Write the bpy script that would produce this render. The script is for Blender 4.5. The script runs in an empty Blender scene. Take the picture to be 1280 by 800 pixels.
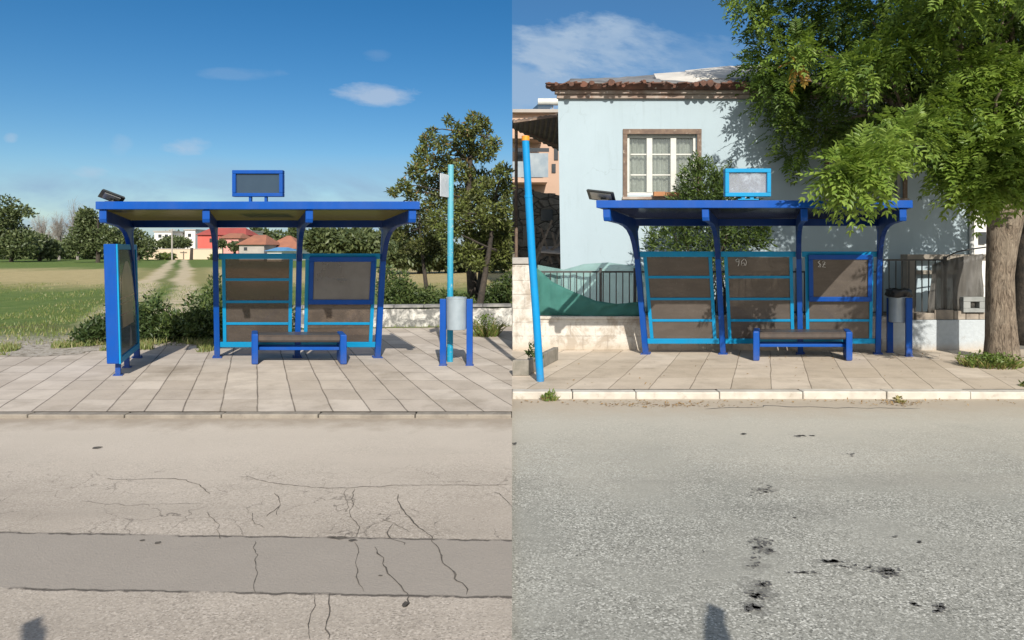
import bpy, bmesh, math, random
from mathutils import Vector, Matrix, noise as mnoise
random.seed(7)
R = math.radians
SC = bpy.context.scene
COL = SC.collection
F, HZ, CZ = 840.0, 312.0, 1.7          # focal length (px of a 1280 wide frame), horizon row, eye height
SL, SR = -320.0 / F, 320.0 / F         # plan obliquity of the two sides of the place (left lay-by, right street)

def W(px, py, Y):
    return Vector(((px - 640) * Y / F, Y, CZ + (HZ - py) * Y / F))
def gx(px, Y): return (px - 640) * Y / F
def gz(py, Y): return CZ + (HZ - py) * Y / F
def gY(py, z=0.0): return (CZ - z) * F / (py - HZ)

# ------------------------------------------------------------------ nodes
class NT:
    def __init__(s, tree): s.t = tree; s.n = tree.nodes; s.l = tree.links
    def new(s, typ, **kw):
        n = s.n.new(typ)
        for k, v in kw.items(): setattr(n, k, v)
        return n
    def put(s, sock, v):
        if hasattr(v, 'is_output'): s.l.new(v, sock)
        else:
            try: sock.default_value = v
            except Exception:
                sock.default_value = (v[0], v[1], v[2], 1.0)
    def m(s, op, a, b=0.0, c=0.0, clamp=False):
        n = s.new('ShaderNodeMath', operation=op); n.use_clamp = clamp
        s.put(n.inputs[0], a); s.put(n.inputs[1], b)
        if len(n.inputs) > 2: s.put(n.inputs[2], c)
        return n.outputs[0]
    def mix(s, f, a, b, blend='MIX'):
        n = s.new('ShaderNodeMix', data_type='RGBA', blend_type=blend)
        s.put(n.inputs[0], f)
        for sock, v in ((n.inputs[6], a), (n.inputs[7], b)):
            if hasattr(v, 'is_output'): s.l.new(v, sock)
            else: sock.default_value = (v[0], v[1], v[2], 1.0)
        return n.outputs[2]
    def noise(s, vec, scale, detail=4.0, rough=0.55, dist=0.0):
        n = s.new('ShaderNodeTexNoise'); s.put(n.inputs['Scale'], scale)
        n.inputs['Detail'].default_value = detail; n.inputs['Roughness'].default_value = rough
        n.inputs['Distortion'].default_value = dist
        if vec is not None: s.l.new(vec, n.inputs['Vector'])
        return n.outputs['Fac']
    def warp(s, v, scale, amt):
        n = s.new('ShaderNodeTexNoise'); n.inputs['Scale'].default_value = scale; n.inputs['Detail'].default_value = 5.0; s.l.new(v, n.inputs['Vector'])
        k = s.new('ShaderNodeVectorMath', operation='MULTIPLY_ADD'); s.l.new(n.outputs['Color'], k.inputs[0]); k.inputs[1].default_value = (amt, amt, amt); s.l.new(v, k.inputs[2]); return k.outputs[0]
    def voro(s, vec, scale, feature='F1', out='Distance'):
        n = s.new('ShaderNodeTexVoronoi', feature=feature); n.inputs['Scale'].default_value = scale
        if vec is not None: s.l.new(vec, n.inputs['Vector'])
        return n.outputs[out]
    def ramp(s, f, stops):
        n = s.new('ShaderNodeValToRGB'); e = n.color_ramp.elements
        while len(e) < len(stops): e.new(0.5)
        for i, (p, c) in enumerate(stops):
            e[i].position = p
            e[i].color = (c[0], c[1], c[2], 1) if not isinstance(c, (int, float)) else (c, c, c, 1)
        s.l.new(f, n.inputs[0]); return n.outputs[0]
    def step(s, f, lo, hi):
        n = s.new('ShaderNodeMapRange'); n.clamp = True
        s.put(n.inputs[0], f); n.inputs[1].default_value = lo; n.inputs[2].default_value = hi
        return n.outputs[0]
    def pos(s): return s.new('ShaderNodeNewGeometry').outputs['Position']
    def obj(s): return s.new('ShaderNodeTexCoord').outputs['Object']
    def scalev(s, v, k):
        n = s.new('ShaderNodeVectorMath', operation='MULTIPLY'); s.l.new(v, n.inputs[0]); n.inputs[1].default_value = k
        return n.outputs[0]
    def sep(s, v):
        n = s.new('ShaderNodeSeparateXYZ'); s.l.new(v, n.inputs[0]); return n.outputs
    def comb(s, x, y, z=0.0):
        n = s.new('ShaderNodeCombineXYZ')
        s.put(n.inputs[0], x); s.put(n.inputs[1], y); s.put(n.inputs[2], z); return n.outputs[0]
    def bump(s, h, strength, dist):
        n = s.new('ShaderNodeBump'); n.inputs['Strength'].default_value = strength
        n.inputs['Distance'].default_value = dist; s.l.new(h, n.inputs['Height']); return n.outputs[0]

def newmat(name):
    m = bpy.data.materials.new(name); m.use_nodes = True
    t = NT(m.node_tree); b = t.n['Principled BSDF']
    return m, t, b

def pm(name, c1, c2=None, scale=4.0, rough=0.6, bump=0.0, bscale=None, bdist=0.01, metal=0.0, detail=5.0,
       spots=None, spot_scale=30.0, spot_lo=0.62, spot_hi=0.7, lo=0.35, hi=0.65, spec=0.5, world=False):
    m, t, b = newmat(name)
    v = t.pos() if world else t.obj()
    c2 = c2 or tuple(x * 0.8 for x in c1)
    f = t.step(t.noise(v, scale, detail), lo, hi)
    col = t.mix(f, c1, c2)
    if spots:
        col = t.mix(t.step(t.noise(v, spot_scale, 5.0, 0.65), spot_lo, spot_hi), col, spots)
    t.l.new(col, b.inputs['Base Color'])
    b.inputs['Roughness'].default_value = rough; b.inputs['Metallic'].default_value = metal
    b.inputs['Specular IOR Level'].default_value = spec
    if bump: t.l.new(t.bump(t.noise(v, bscale or scale * 4, 5.0), bump, bdist), b.inputs['Normal'])
    return m

def leafmat(name, c1, c2, trans=0.35, rough=0.45):
    m, t, b = newmat(name)
    g = t.new('ShaderNodeNewGeometry')
    col = t.mix(g.outputs['Random Per Island'], c1, c2)
    t.l.new(col, b.inputs['Base Color']); b.inputs['Roughness'].default_value = rough
    b.inputs['Specular IOR Level'].default_value = 0.35
    tr = t.new('ShaderNodeBsdfTranslucent'); t.l.new(t.mix(0.5, col, (c2[0] * 1.3, c2[1] * 1.3, c2[2] * .7), 'MIX'), tr.inputs[0])
    mx = t.new('ShaderNodeMixShader'); mx.inputs[0].default_value = trans
    t.l.new(b.outputs[0], mx.inputs[1]); t.l.new(tr.outputs[0], mx.inputs[2])
    t.l.new(mx.outputs[0], t.n['Material Output'].inputs[0])
    return m

def glassmat(name, tint, alpha, diffuse, rough=0.15, trans=None, wavy=False):
    """tinted plastic / glass sheet: part see-through, part body colour, glossy coat"""
    m, t, b = newmat(name)
    n = t.noise(t.obj(), 2.5, 4.0)
    t.l.new(t.mix(t.step(n, .35, .65), diffuse, tuple(x * .75 for x in diffuse)), b.inputs['Base Color'])
    b.inputs['Roughness'].default_value = rough
    if wavy:
        sm = t.step(t.noise(t.scalev(t.obj(), (1.2, 1, 4)), 2.2, 6.0, .65), .44, .64)
        dust = t.step(t.noise(t.obj(), 30.0, 5.0, .7), .5, .75)
        c0 = t.mix(sm, diffuse, tuple(x*1.2 for x in diffuse)); t.l.new(t.mix(t.m('MULTIPLY', dust, .12), c0, (.26, .23, .2)), b.inputs['Base Color'])
        t.l.new(t.m('ADD', rough, t.m('MULTIPLY', dust, .25)), b.inputs['Roughness'])
        t.l.new(t.bump(t.noise(t.scalev(t.obj(), (1, 1, 2)), 1.3, 1.0), .3, .05), b.inputs['Normal'])
    tb = t.new('ShaderNodeBsdfTransparent'); tb.inputs[0].default_value = (*tint, 1)
    src = b.outputs[0]
    if trans:
        tl = t.new('ShaderNodeBsdfTranslucent'); tl.inputs[0].default_value = (*trans, 1)
        m2 = t.new('ShaderNodeMixShader'); m2.inputs[0].default_value = .5
        t.l.new(src, m2.inputs[1]); t.l.new(tl.outputs[0], m2.inputs[2]); src = m2.outputs[0]
    mx = t.new('ShaderNodeMixShader'); mx.inputs[0].default_value = alpha
    t.l.new(src, mx.inputs[1]); t.l.new(tb.outputs[0], mx.inputs[2])
    t.l.new(mx.outputs[0], t.n['Material Output'].inputs[0])
    return m

# ------------------------------------------------------------------ mesh builder
class MB:
    """collects shapes into ONE mesh; sk = obliquity of the plan, x += sk*y about the thing's own origin"""
    LZ, KZ = 0.0, 1.0
    def __init__(s, sk=0.0): s.v = []; s.f = []; s.mi = []; s.sk = sk; s.cur = 0; s.lz = MB.LZ; s.kz = MB.KZ
    def add(s, vs, fs):
        o = len(s.v)
        for p in vs: s.v.append((p[0] + s.sk * p[1] + s.lz * p[2], p[1], p[2] * s.kz))
        for q in fs: s.f.append(tuple(o + i for i in q)); s.mi.append(s.cur)
        return s
    def hexa(s, p): return s.add(p, [(0,3,2,1),(4,5,6,7),(0,1,5,4),(1,2,6,5),(2,3,7,6),(3,0,4,7)])
    def box(s, x0, x1, y0, y1, z0, z1):
        return s.hexa([(x0,y0,z0),(x1,y0,z0),(x1,y1,z0),(x0,y1,z0),(x0,y0,z1),(x1,y0,z1),(x1,y1,z1),(x0,y1,z1)])
    def bar(s, a, b, w, d, up=(0, 1, 0)):
        """square bar a->b, width w, depth d along `up`"""
        a, b = Vector(a), Vector(b); t = (b - a).normalized(); u = Vector(up)
        sd = t.cross(u).normalized(); u = sd.cross(t).normalized()
        q = lambda p: [p - sd*w/2 - u*d/2, p + sd*w/2 - u*d/2, p + sd*w/2 + u*d/2, p - sd*w/2 + u*d/2]
        return s.hexa([tuple(x) for x in q(a) + q(b)])
    def tube(s, pts, rad, n=12, cap=True, wob=0.0):
        pts = [Vector(p) for p in pts]; rad = rad if isinstance(rad, (list, tuple)) else [rad] * len(pts)
        vs = []; fs = []; ref = None
        for i, p in enumerate(pts):
            t = (pts[min(i+1, len(pts)-1)] - pts[max(i-1, 0)]).normalized()
            if ref is None:
                ref = Vector((1,0,0)) if abs(t.x) < .9 else Vector((0,1,0))
            a = t.cross(ref).normalized(); b = t.cross(a).normalized(); ref = -b if False else ref
            for k in range(n):
                th = 2*math.pi*k/n
                r = rad[i] * (1 + (wob*mnoise.noise(Vector((math.cos(th)*1.5, math.sin(th)*1.5, p.z*1.2+p.x))) if wob else 0))
                vs.append(p + a*math.cos(th)*r + b*math.sin(th)*r)
        for i in range(len(pts)-1):
            for k in range(n):
                k2 = (k+1) % n
                fs.append((i*n+k, i*n+k2, (i+1)*n+k2, (i+1)*n+k))
        if cap: fs.append(tuple(range(n))[::-1]); fs.append(tuple((len(pts)-1)*n+k for k in range(n)))
        return s.add([tuple(v) for v in vs], fs)
    def lathe(s, prof, c=(0,0,0), n=24, sx=1.0, sy=1.0):
        vs = []; fs = []
        for r, z in prof:
            for k in range(n):
                th = 2*math.pi*k/n; vs.append((c[0]+r*math.cos(th)*sx, c[1]+r*math.sin(th)*sy, c[2]+z))
        for i in range(len(prof)-1):
            for k in range(n):
                k2 = (k+1) % n; fs.append((i*n+k, i*n+k2, (i+1)*n+k2, (i+1)*n+k))
        fs.append(tuple(range(n))[::-1]); fs.append(tuple((len(prof)-1)*n+k for k in range(n)))
        return s.add(vs, fs)
    def prism_x(s, prof, x0, x1):
        """polygon in the (y,z) plane extruded along x"""
        n = len(prof)
        vs = [(x0, y, z) for y, z in prof] + [(x1, y, z) for y, z in prof]
        fs = [tuple(range(n)), tuple(range(n, 2*n))[::-1]] + [(i, i+n, (i+1) % n + n, (i+1) % n) for i in range(n)]
        return s.add(vs, fs)
    def prism_y(s, prof, y0, y1):
        """polygon in the (x,z) plane extruded along y"""
        n = len(prof)
        vs = [(x, y0, z) for x, z in prof] + [(x, y1, z) for x, z in prof]
        fs = [tuple(range(n)), tuple(range(n, 2*n))[::-1]] + [(i, i+n, (i+1) % n + n, (i+1) % n) for i in range(n)]
        return s.add(vs, fs)
    def quad(s, a, b, c, d): return s.add([a, b, c, d], [(0, 1, 2, 3)])
    def ribbon(s, pts, w, z):
        vs = []; fs = []
        for i, (x, y) in enumerate(pts):
            a = Vector(pts[max(i-1, 0)]); b = Vector(pts[min(i+1, len(pts)-1)])
            t = (b - a).normalized(); nrm = Vector((-t.y, t.x))
            ww = w * random.uniform(.45, 1.3) * (0.3 if i in (0, len(pts)-1) else 1)
            vs += [(x + nrm.x*ww/2, y + nrm.y*ww/2, z), (x - nrm.x*ww/2, y - nrm.y*ww/2, z)]
        for i in range(len(pts)-1): fs.append((2*i, 2*i+1, 2*i+3, 2*i+2))
        return s.add(vs, fs)
    def build(s, name, mats, parent=None, bevel=0.0, smooth=False, loc=None, fixn=True):
        me = bpy.data.meshes.new(name); me.from_pydata(s.v, [], s.f)
        if not isinstance(mats, (list, tuple)): mats = [mats]
        for m in mats: me.materials.append(m)
        if len(mats) > 1: me.polygons.foreach_set('material_index', s.mi)
        if fixn and len(s.f) < 20000:
            bm = bmesh.new(); bm.from_mesh(me); bmesh.ops.recalc_face_normals(bm, faces=bm.faces); bm.to_mesh(me); bm.free()
        if smooth:
            me.polygons.foreach_set('use_smooth', [True]*len(me.polygons))
            if smooth != 'all':
                try: me.set_sharp_from_angle(angle=R(38))
                except Exception: pass
        me.update()
        o = bpy.data.objects.new(name, me); COL.objects.link(o)
        if parent: o.parent = parent
        if loc is not None: o.location = loc
        if bevel:
            md = o.modifiers.new('bevel', 'BEVEL'); md.width = bevel; md.segments = 2; md.limit_method = 'ANGLE'; md.angle_limit = R(50)
        return o

def tag(o, label=None, cat=None, group=None, kind=None):
    if label: o['label'] = label
    if cat: o['category'] = cat
    if group: o['group'] = group
    if kind: o['kind'] = kind
    return o
def thing(name, label, cat, loc=(0,0,0), group=None):
    o = bpy.data.objects.new(name, None); COL.objects.link(o); o.location = loc; o.empty_display_size = .2
    return tag(o, label, cat, group)
def struct(name, mb, m, label=None, **kw):
    o = mb.build(name, m, **kw); o['kind'] = 'structure'
    tag(o, label or name.replace('_', ' '), name.split('_')[-1]); return o

# ------------------------------------------------------------------ camera, light, sky
cam = bpy.data.cameras.new('camera'); cam.sensor_width = 36; cam.lens = 36 * F / 1280
cam.shift_y = -(400 - HZ) / 1280; cam.clip_start = .05; cam.clip_end = 5000
co = bpy.data.objects.new('camera', cam); COL.objects.link(co); co.location = (0, 0, CZ); co.rotation_euler = (R(90), 0, 0)
SC.camera = co
SUN_D, SUN_EL = -0.16, R(32.5)
hor = Vector((SUN_D, 1, 0)).normalized()
ldir = Vector((hor.x*math.cos(SUN_EL), hor.y*math.cos(SUN_EL), -math.sin(SUN_EL)))
sun = bpy.data.lights.new('sun', 'SUN'); sun.energy = 4.2; sun.angle = R(.5); sun.color = (1, .94, .85)
so = bpy.data.objects.new('sun', sun); COL.objects.link(so); so.rotation_euler = ldir.to_track_quat('-Z', 'Y').to_euler(); so.location = (0, -5, 30)

wd = bpy.data.worlds.new('World'); SC.world = wd; wd.use_nodes = True
t = NT(wd.node_tree)
bg = t.n['Background']
sky = t.new('ShaderNodeTexSky', sky_type='NISHITA'); sky.sun_disc = False
sky.sun_elevation = SUN_EL; sky.sun_rotation = math.atan2(-hor.x, -hor.y)
sky.air_density = 1.0; sky.dust_density = 0.15; sky.ozone_density = 3.0; sky.altitude = 200
g = t.new('ShaderNodeTexCoord').outputs['Generated']
x, y, z = t.sep(g)
yy = t.m('MAXIMUM', y, .02)
ax = t.m('DIVIDE', x, yy); az = t.m('DIVIDE', z, yy)         # sky direction as slopes
front = t.step(y, .02, .1)
# cloud bank low on the left, two small puffs, a broad veil over the street side
nv = t.comb(ax, t.m('ADD', t.m('MULTIPLY', az, 2.6), t.m('MULTIPLY', ax, .35)), 0.3)
n1 = t.noise(nv, 5.0, 6.0, .6, .4); n2 = t.noise(nv, 14.0, 5.0, .6)
def ell(cx, cy, rx, ry):
    dx = t.m('DIVIDE', t.m('SUBTRACT', ax, cx), rx); dz = t.m('DIVIDE', t.m('SUBTRACT', az, cy), ry)
    d = t.m('ADD', t.m('MULTIPLY', dx, dx), t.m('MULTIPLY', dz, dz))
    return t.step(t.m('SUBTRACT', t.m('ADD', 1.0, t.m('ADD', t.m('MULTIPLY', t.m('SUBTRACT', n2, .5), 3.4), t.m('MULTIPLY', t.m('SUBTRACT', n1, .5), 2.0))), d), -.15, .95)
def sx_(px): return (px - 640) / F
def sz_(py): return (HZ - py) / F
veil = t.m('MULTIPLY', t.step(az, sz_(192) , sz_(232)), 1.0)
pass
bank = t.m('MULTIPLY', t.m('MULTIPLY', veil, t.step(n1, .25, .60)), .85)
puff = t.m('MAXIMUM', t.m('MULTIPLY', ell(sx_(470), sz_(117), 52/F, 15/F), .62), t.m('MULTIPLY', ell(sx_(238), sz_(182), 32/F, 12/F), .5))
for (px, py, rx, ry, a) in ((470, 70, 18, 8, .10), (14, 173, 10, 7, .3), (150, 180, 14, 14, .15), (300, 92, 60, 8, .12), (112, 215, 26, 9, .35)):
    puff = t.m('MAXIMUM', puff, t.m('MULTIPLY', ell(sx_(px), sz_(py), rx/F, ry/F), a))
lside = t.m('LESS_THAN', ax, 0.0); rside = t.m('SUBTRACT', 1.0, lside)
puffl = t.m('MULTIPLY', puff, lside); left = t.m('MULTIPLY', bank, lside)
e1 = t.m('MAXIMUM', t.m('MULTIPLY', ell(sx_(745), sz_(66), 125/F, 46/F), .85), t.m('MULTIPLY', ell(sx_(680), sz_(112), 150/F, 50/F), .6))
e1 = t.m('MAXIMUM', e1, t.m('MULTIPLY', ell(sx_(850), sz_(70), 130/F, 30/F), .45))
right = t.m('MULTIPLY', t.m('MULTIPLY', e1, t.step(n1, .22, .62)), rside)
right = t.m('ADD', right, t.m('MULTIPLY', rside, .10))
fill_clouds = t.m('MULTIPLY', t.m('MULTIPLY', t.step(y, -.05, -.3), t.step(z, -.05, .1)), t.step(t.noise(g, 2.6, 6.0, .6, .3), .34, .58)); cl = t.m('MULTIPLY', t.m('MAXIMUM', left, right), front); clp = t.m('MULTIPLY', puffl, front)  # bright clouds behind the camera, added as unseen fill light for shaded faces
hs = t.new('ShaderNodeHueSaturation'); hs.inputs['Saturation'].default_value = 1.36; t.l.new(sky.outputs[0], hs.inputs['Color']); skyc = hs.outputs[0]
cloudb = t.mix(rside, (3.3, 5.0, 7.0), (4.3, 5.7, 7.5)); cloudc = t.mix(.0, (5.8, 6.7, 8.0), (1, 1, 1))
t.l.new(t.mix(fill_clouds, t.mix(clp, t.mix(cl, skyc, cloudb), cloudc), (12.5, 12.7, 13.0)), bg.inputs[0]); bg.inputs[1].default_value = 0.068
SC.view_settings.view_transform = 'Standard'; SC.view_settings.look = 'None'
SC.view_settings.exposure = 0.42; SC.view_settings.gamma = 1.0; SC.view_settings.use_curve_mapping = False
SC.cycles.max_bounces = 8; SC.cycles.transparent_max_bounces = 16
SC.cycles.use_denoising = True
# ------------------------------------------------------------------ materials
def paintmat(name, c, rough=.35, grime=.4):
    m, t, b = newmat(name)
    v = t.obj()
    n = t.noise(v, 6.0, 6.0, .65)
    col = t.mix(t.step(n, .35, .75), c, tuple(min(1, x*.84+.002) for x in c))
    z = t.sep(t.pos())[2]
    low = t.m('MULTIPLY', t.m('SUBTRACT', 1.0, t.step(z, .0, .22)), t.step(t.noise(v, 25.0, 5.0, .7), .30, .62))
    fade = t.step(t.noise(t.scalev(v, (1, 1, .25)), 3.0, 5.0, .7), .45, .75); col = t.mix(t.m('MULTIPLY', fade, .45), col, tuple(x*.8+.035 for x in c))
    scr = t.step(t.noise(t.scalev(v, (9, 9, 1.3)), 9.0, 5.0, .7), .66, .74); col = t.mix(t.m('MULTIPLY', scr, .35), col, tuple(x*.6+.05 for x in c))
    col = t.mix(t.m('MULTIPLY', low, grime), col, (.13, .115, .10))
    sp = t.step(t.noise(v, 48.0, 4.0, .6), .72, .76)
    col = t.mix(t.m('MULTIPLY', sp, .35), col, (.05, .04, .035))
    t.l.new(col, b.inputs['Base Color'])
    t.l.new(t.m('ADD', rough, t.m('MULTIPLY', n, .2)), b.inputs['Roughness']); b.inputs['Specular IOR Level'].default_value = .22
    t.l.new(t.bump(t.noise(v, 60.0, 3.0), .06, .004), b.inputs['Normal'])
    return m
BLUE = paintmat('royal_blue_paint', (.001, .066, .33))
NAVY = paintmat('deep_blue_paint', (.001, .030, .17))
CYAN = paintmat('cyan_paint', (.003, .25, .50))
POLEC = paintmat('sky_blue_pole_paint', (.003, .25, .56), .3)
def peel():
    m, t, b = newmat('peeling_cyan_paint'); v = t.obj()
    z = t.sep(t.pos())[2]
    base = t.mix(t.step(z, .9, 2.4), (.0, .25, .42), (.10, .36, .44))
    p = t.step(t.noise(v, 22.0, 6.0, .7), .58, .66)
    t.l.new(t.mix(p, base, (.38, .48, .46)), b.inputs['Base Color']); b.inputs['Roughness'].default_value = .5
    return m
PEEL = peel()
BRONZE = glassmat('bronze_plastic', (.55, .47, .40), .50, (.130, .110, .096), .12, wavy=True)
BRONZE2 = glassmat('bronze_plastic_dense', (.50, .42, .36), .38, (.142, .122, .106), .13, wavy=True)  # less see-through sheet with a paler body, for the street shelter
ROOFP = glassmat('bronze_roof_plastic', (.30, .27, .15), .34, (.085, .08, .05), .2, trans=(.34, .30, .15))
ROOFB = glassmat('smoky_roof_plastic', (.20, .2, .22), .28, (.035, .04, .06), .12, trans=(.12, .13, .18))
CASEG = glassmat('case_glass', (.75, .75, .75), .45, (.30, .29, .28), .12)
SCREENG = pm('display_screen', (.028, .05, .08), (.035, .06, .09), 3, .16)
CLEARP = glassmat('clear_display_sheet', (.9, .92, .95), .62, (.5, .52, .58), .15)
DARKM = pm('charcoal_metal', (.03, .035, .035), (.05, .055, .05), 9, .45)
LENS = pm('lamp_lens', (.42, .42, .38), (.34, .34, .30), 20, .25)
SEAT = pm('brown_seat_plastic', (.085, .066, .055), (.06, .05, .045), 8, .4, bump=.1, bscale=60)
GALV = pm('grey_bin_metal', (.36, .42, .46), (.30, .36, .40), 7, .38, metal=.25, spots=(.2, .2, .2), spot_scale=14, spot_lo=.66, spot_hi=.8)
BAGM = pm('black_bin_bag', (.010, .011, .012), (.02, .02, .022), 12, .28, bump=.6, bscale=24, bdist=.02)
SIGNW = pm('faded_sign_plate', (.55, .58, .62), (.42, .46, .5), 6, .5)
ORANGE = pm('orange_cap_paint', (.75, .30, .02), (.6, .22, .02), 12, .5)
WHITEG = pm('white_scribble', (.75, .74, .7), (.6, .6, .58), 20, .7)

def asphalt(name, c1, c2, agg, aggamt, stripes=None, dirt=None, pale=None, net=None, stains=None):
    m, t, b = newmat(name); v = t.pos(); xyz = t.sep(v)
    big = t.noise(v, .55, 6.0, .6); mid = t.noise(v, 3.2, 6.0, .65); fine = t.noise(v, 85.0, 3.0, .7)
    col = t.mix(t.step(big, .32, .68), c1, c2)
    col = t.mix(t.m('MULTIPLY', t.step(mid, .4, .75), .4), col, tuple(x*.78 for x in c1))
    # aggregate: light and dark stones
    vo = t.voro(v, 105.0, out='Color'); vs = t.sep(vo)[0]
    near = t.m('MULTIPLY', t.step(t.noise(v, 1.3, 4.0), .25, .55), aggamt)
    col = t.mix(t.m('MULTIPLY', t.step(vs, .72, .95), near), col, agg)
    col = t.mix(t.m('MULTIPLY', t.step(vs, .30, .06), near), col, tuple(x*.45 for x in c1))
    col = t.mix(t.m('MULTIPLY', t.step(fine, .55, .8), .35), col, tuple(min(1, x*1.35) for x in c2))
    lane = t.noise(t.scalev(v, (.16, 1.5, 1)), 1.0, 4.0, .6)
    col = t.mix(t.m('MULTIPLY', t.step(lane, .52, .70), .38), col, tuple(k*.72 for k in c1))
    col = t.mix(t.m('MULTIPLY', t.step(lane, .48, .30), .22), col, tuple(min(1, k*1.2) for k in c2))
    if net:
        vd = t.voro(t.warp(v, 5.0, .28), 2.6, 'DISTANCE_TO_EDGE')
        zone = t.m('MULTIPLY', t.step(t.m('ADD', xyz[1], t.m('MULTIPLY', mid, .5)), net[0], net[0]+.3), t.step(xyz[1], net[1], net[1]-.4))
        k = t.m('MULTIPLY', t.m('MULTIPLY', t.step(vd, .012, .003), zone), t.step(t.noise(v, 1.9, 5.0, .65), .42, .55))
        col = t.mix(t.m('MULTIPLY', k, .8), col, (.11, .095, .08))
    if stains:
        for (sx, sy, rx, ry, am) in stains:
            ex = t.m('DIVIDE', t.m('SUBTRACT', xyz[0], sx), rx); ey = t.m('DIVIDE', t.m('SUBTRACT', xyz[1], sy), ry)
            dd = t.m('ADD', t.m('ADD', t.m('MULTIPLY', ex, ex), t.m('MULTIPLY', ey, ey)), t.m('MULTIPLY', t.m('SUBTRACT', t.noise(v, 11.0, 6.0, .72), .5), 3.6))
            col = t.mix(t.m('MULTIPLY', t.step(dd, .9, -.25), am), col, (.10, .098, .09))
    if pale:
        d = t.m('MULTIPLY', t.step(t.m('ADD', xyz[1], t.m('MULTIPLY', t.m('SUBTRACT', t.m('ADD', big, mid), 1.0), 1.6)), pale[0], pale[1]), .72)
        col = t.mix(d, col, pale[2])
    if dirt:
        y0, y1, dc = dirt
        d = t.m('MULTIPLY', t.step(t.m('ADD', xyz[1], t.m('MULTIPLY', t.m('SUBTRACT', mid, .5), .9)), y0, y1), .85)
        col = t.mix(d, col, dc)
    if stripes:
        for (ya, yb, cc, sl) in stripes:
            yy = t.m('ADD', xyz[1], t.m('MULTIPLY', xyz[0], sl))
            e = t.m('MULTIPLY', t.m('SUBTRACT', t.noise(v, 9.0, 4.0), .5), .06)
            yy = t.m('ADD', yy, e)
            k = t.m('MULTIPLY', t.step(yy, ya-.012, ya+.012), t.step(yy, yb+.012, yb-.012))
            c3 = t.mix(t.m('MULTIPLY', t.step(fine, .4, .75), .5), cc, tuple(x*1.18 for x in cc))
            c3 = t.mix(t.m('MULTIPLY', t.step(mid, .35, .7), .3), c3, tuple(x*.85 for x in cc))
            col = t.mix(k, col, c3)
            for edge in (ya, yb):   # open seams along the patch
                a = t.m('ABSOLUTE', t.m('SUBTRACT', yy, edge))
                brk = t.step(t.noise(v, 4.5, 5.0, .7), .36, .5)
                col = t.mix(t.m('MULTIPLY', t.m('MULTIPLY', t.step(a, .016, .004), brk), .8), col, (.035, .03, .027))
    t.l.new(col, b.inputs['Base Color']); b.inputs['Roughness'].default_value = .9
    b.inputs['Specular IOR Level'].default_value = .2
    h = t.m('ADD', t.m('MULTIPLY', vs, .6), fine)
    t.l.new(t.bump(h, .55, .006), b.inputs['Normal'])
    return m
def gp(px, py, z): y = gY(py, z); return (gx(px, y), y)
CRACK = pm('tar_crack', (.13, .112, .092), (.055, .048, .040), 14, .9)
TAR = pm('oil_tar_spot', (.075, .073, .068), (.15, .145, .135), 26, .8)
ASPL = asphalt('pale_asphalt', (.36, .315, .262), (.44, .385, .325), (.60, .535, .46), .55,
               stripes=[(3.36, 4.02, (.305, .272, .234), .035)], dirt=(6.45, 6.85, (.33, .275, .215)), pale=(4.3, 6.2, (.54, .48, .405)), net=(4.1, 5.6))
ASPR = asphalt('grey_asphalt', (.275, .272, .238), (.345, .338, .295), (.60, .59, .53), .85, dirt=(7.0, 7.7, (.42, .355, .275)), pale=(4.6, 6.8, (.50, .465, .39)), stains=[(*gp(px, py, -.085), rx, ry, am) for px, py, rx, ry, am in ((953, 684, .10, .12, .7), (946, 707, .09, .10, .5), (950, 738, .10, .18, .7), (943, 760, .10, .08, .7), (1110, 715, .09, .06, .7), (1040, 702, .14, .03, .6), (1078, 710, .22, .03, .35), (955, 612, .12, .07, .55), (1175, 760, .06, .05, .7), (1005, 716, .12, .02, .5), (1000, 640, .5, .25, .16), (820, 700, .6, .3, .12), (1150, 600, .8, .25, .14))])

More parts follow.
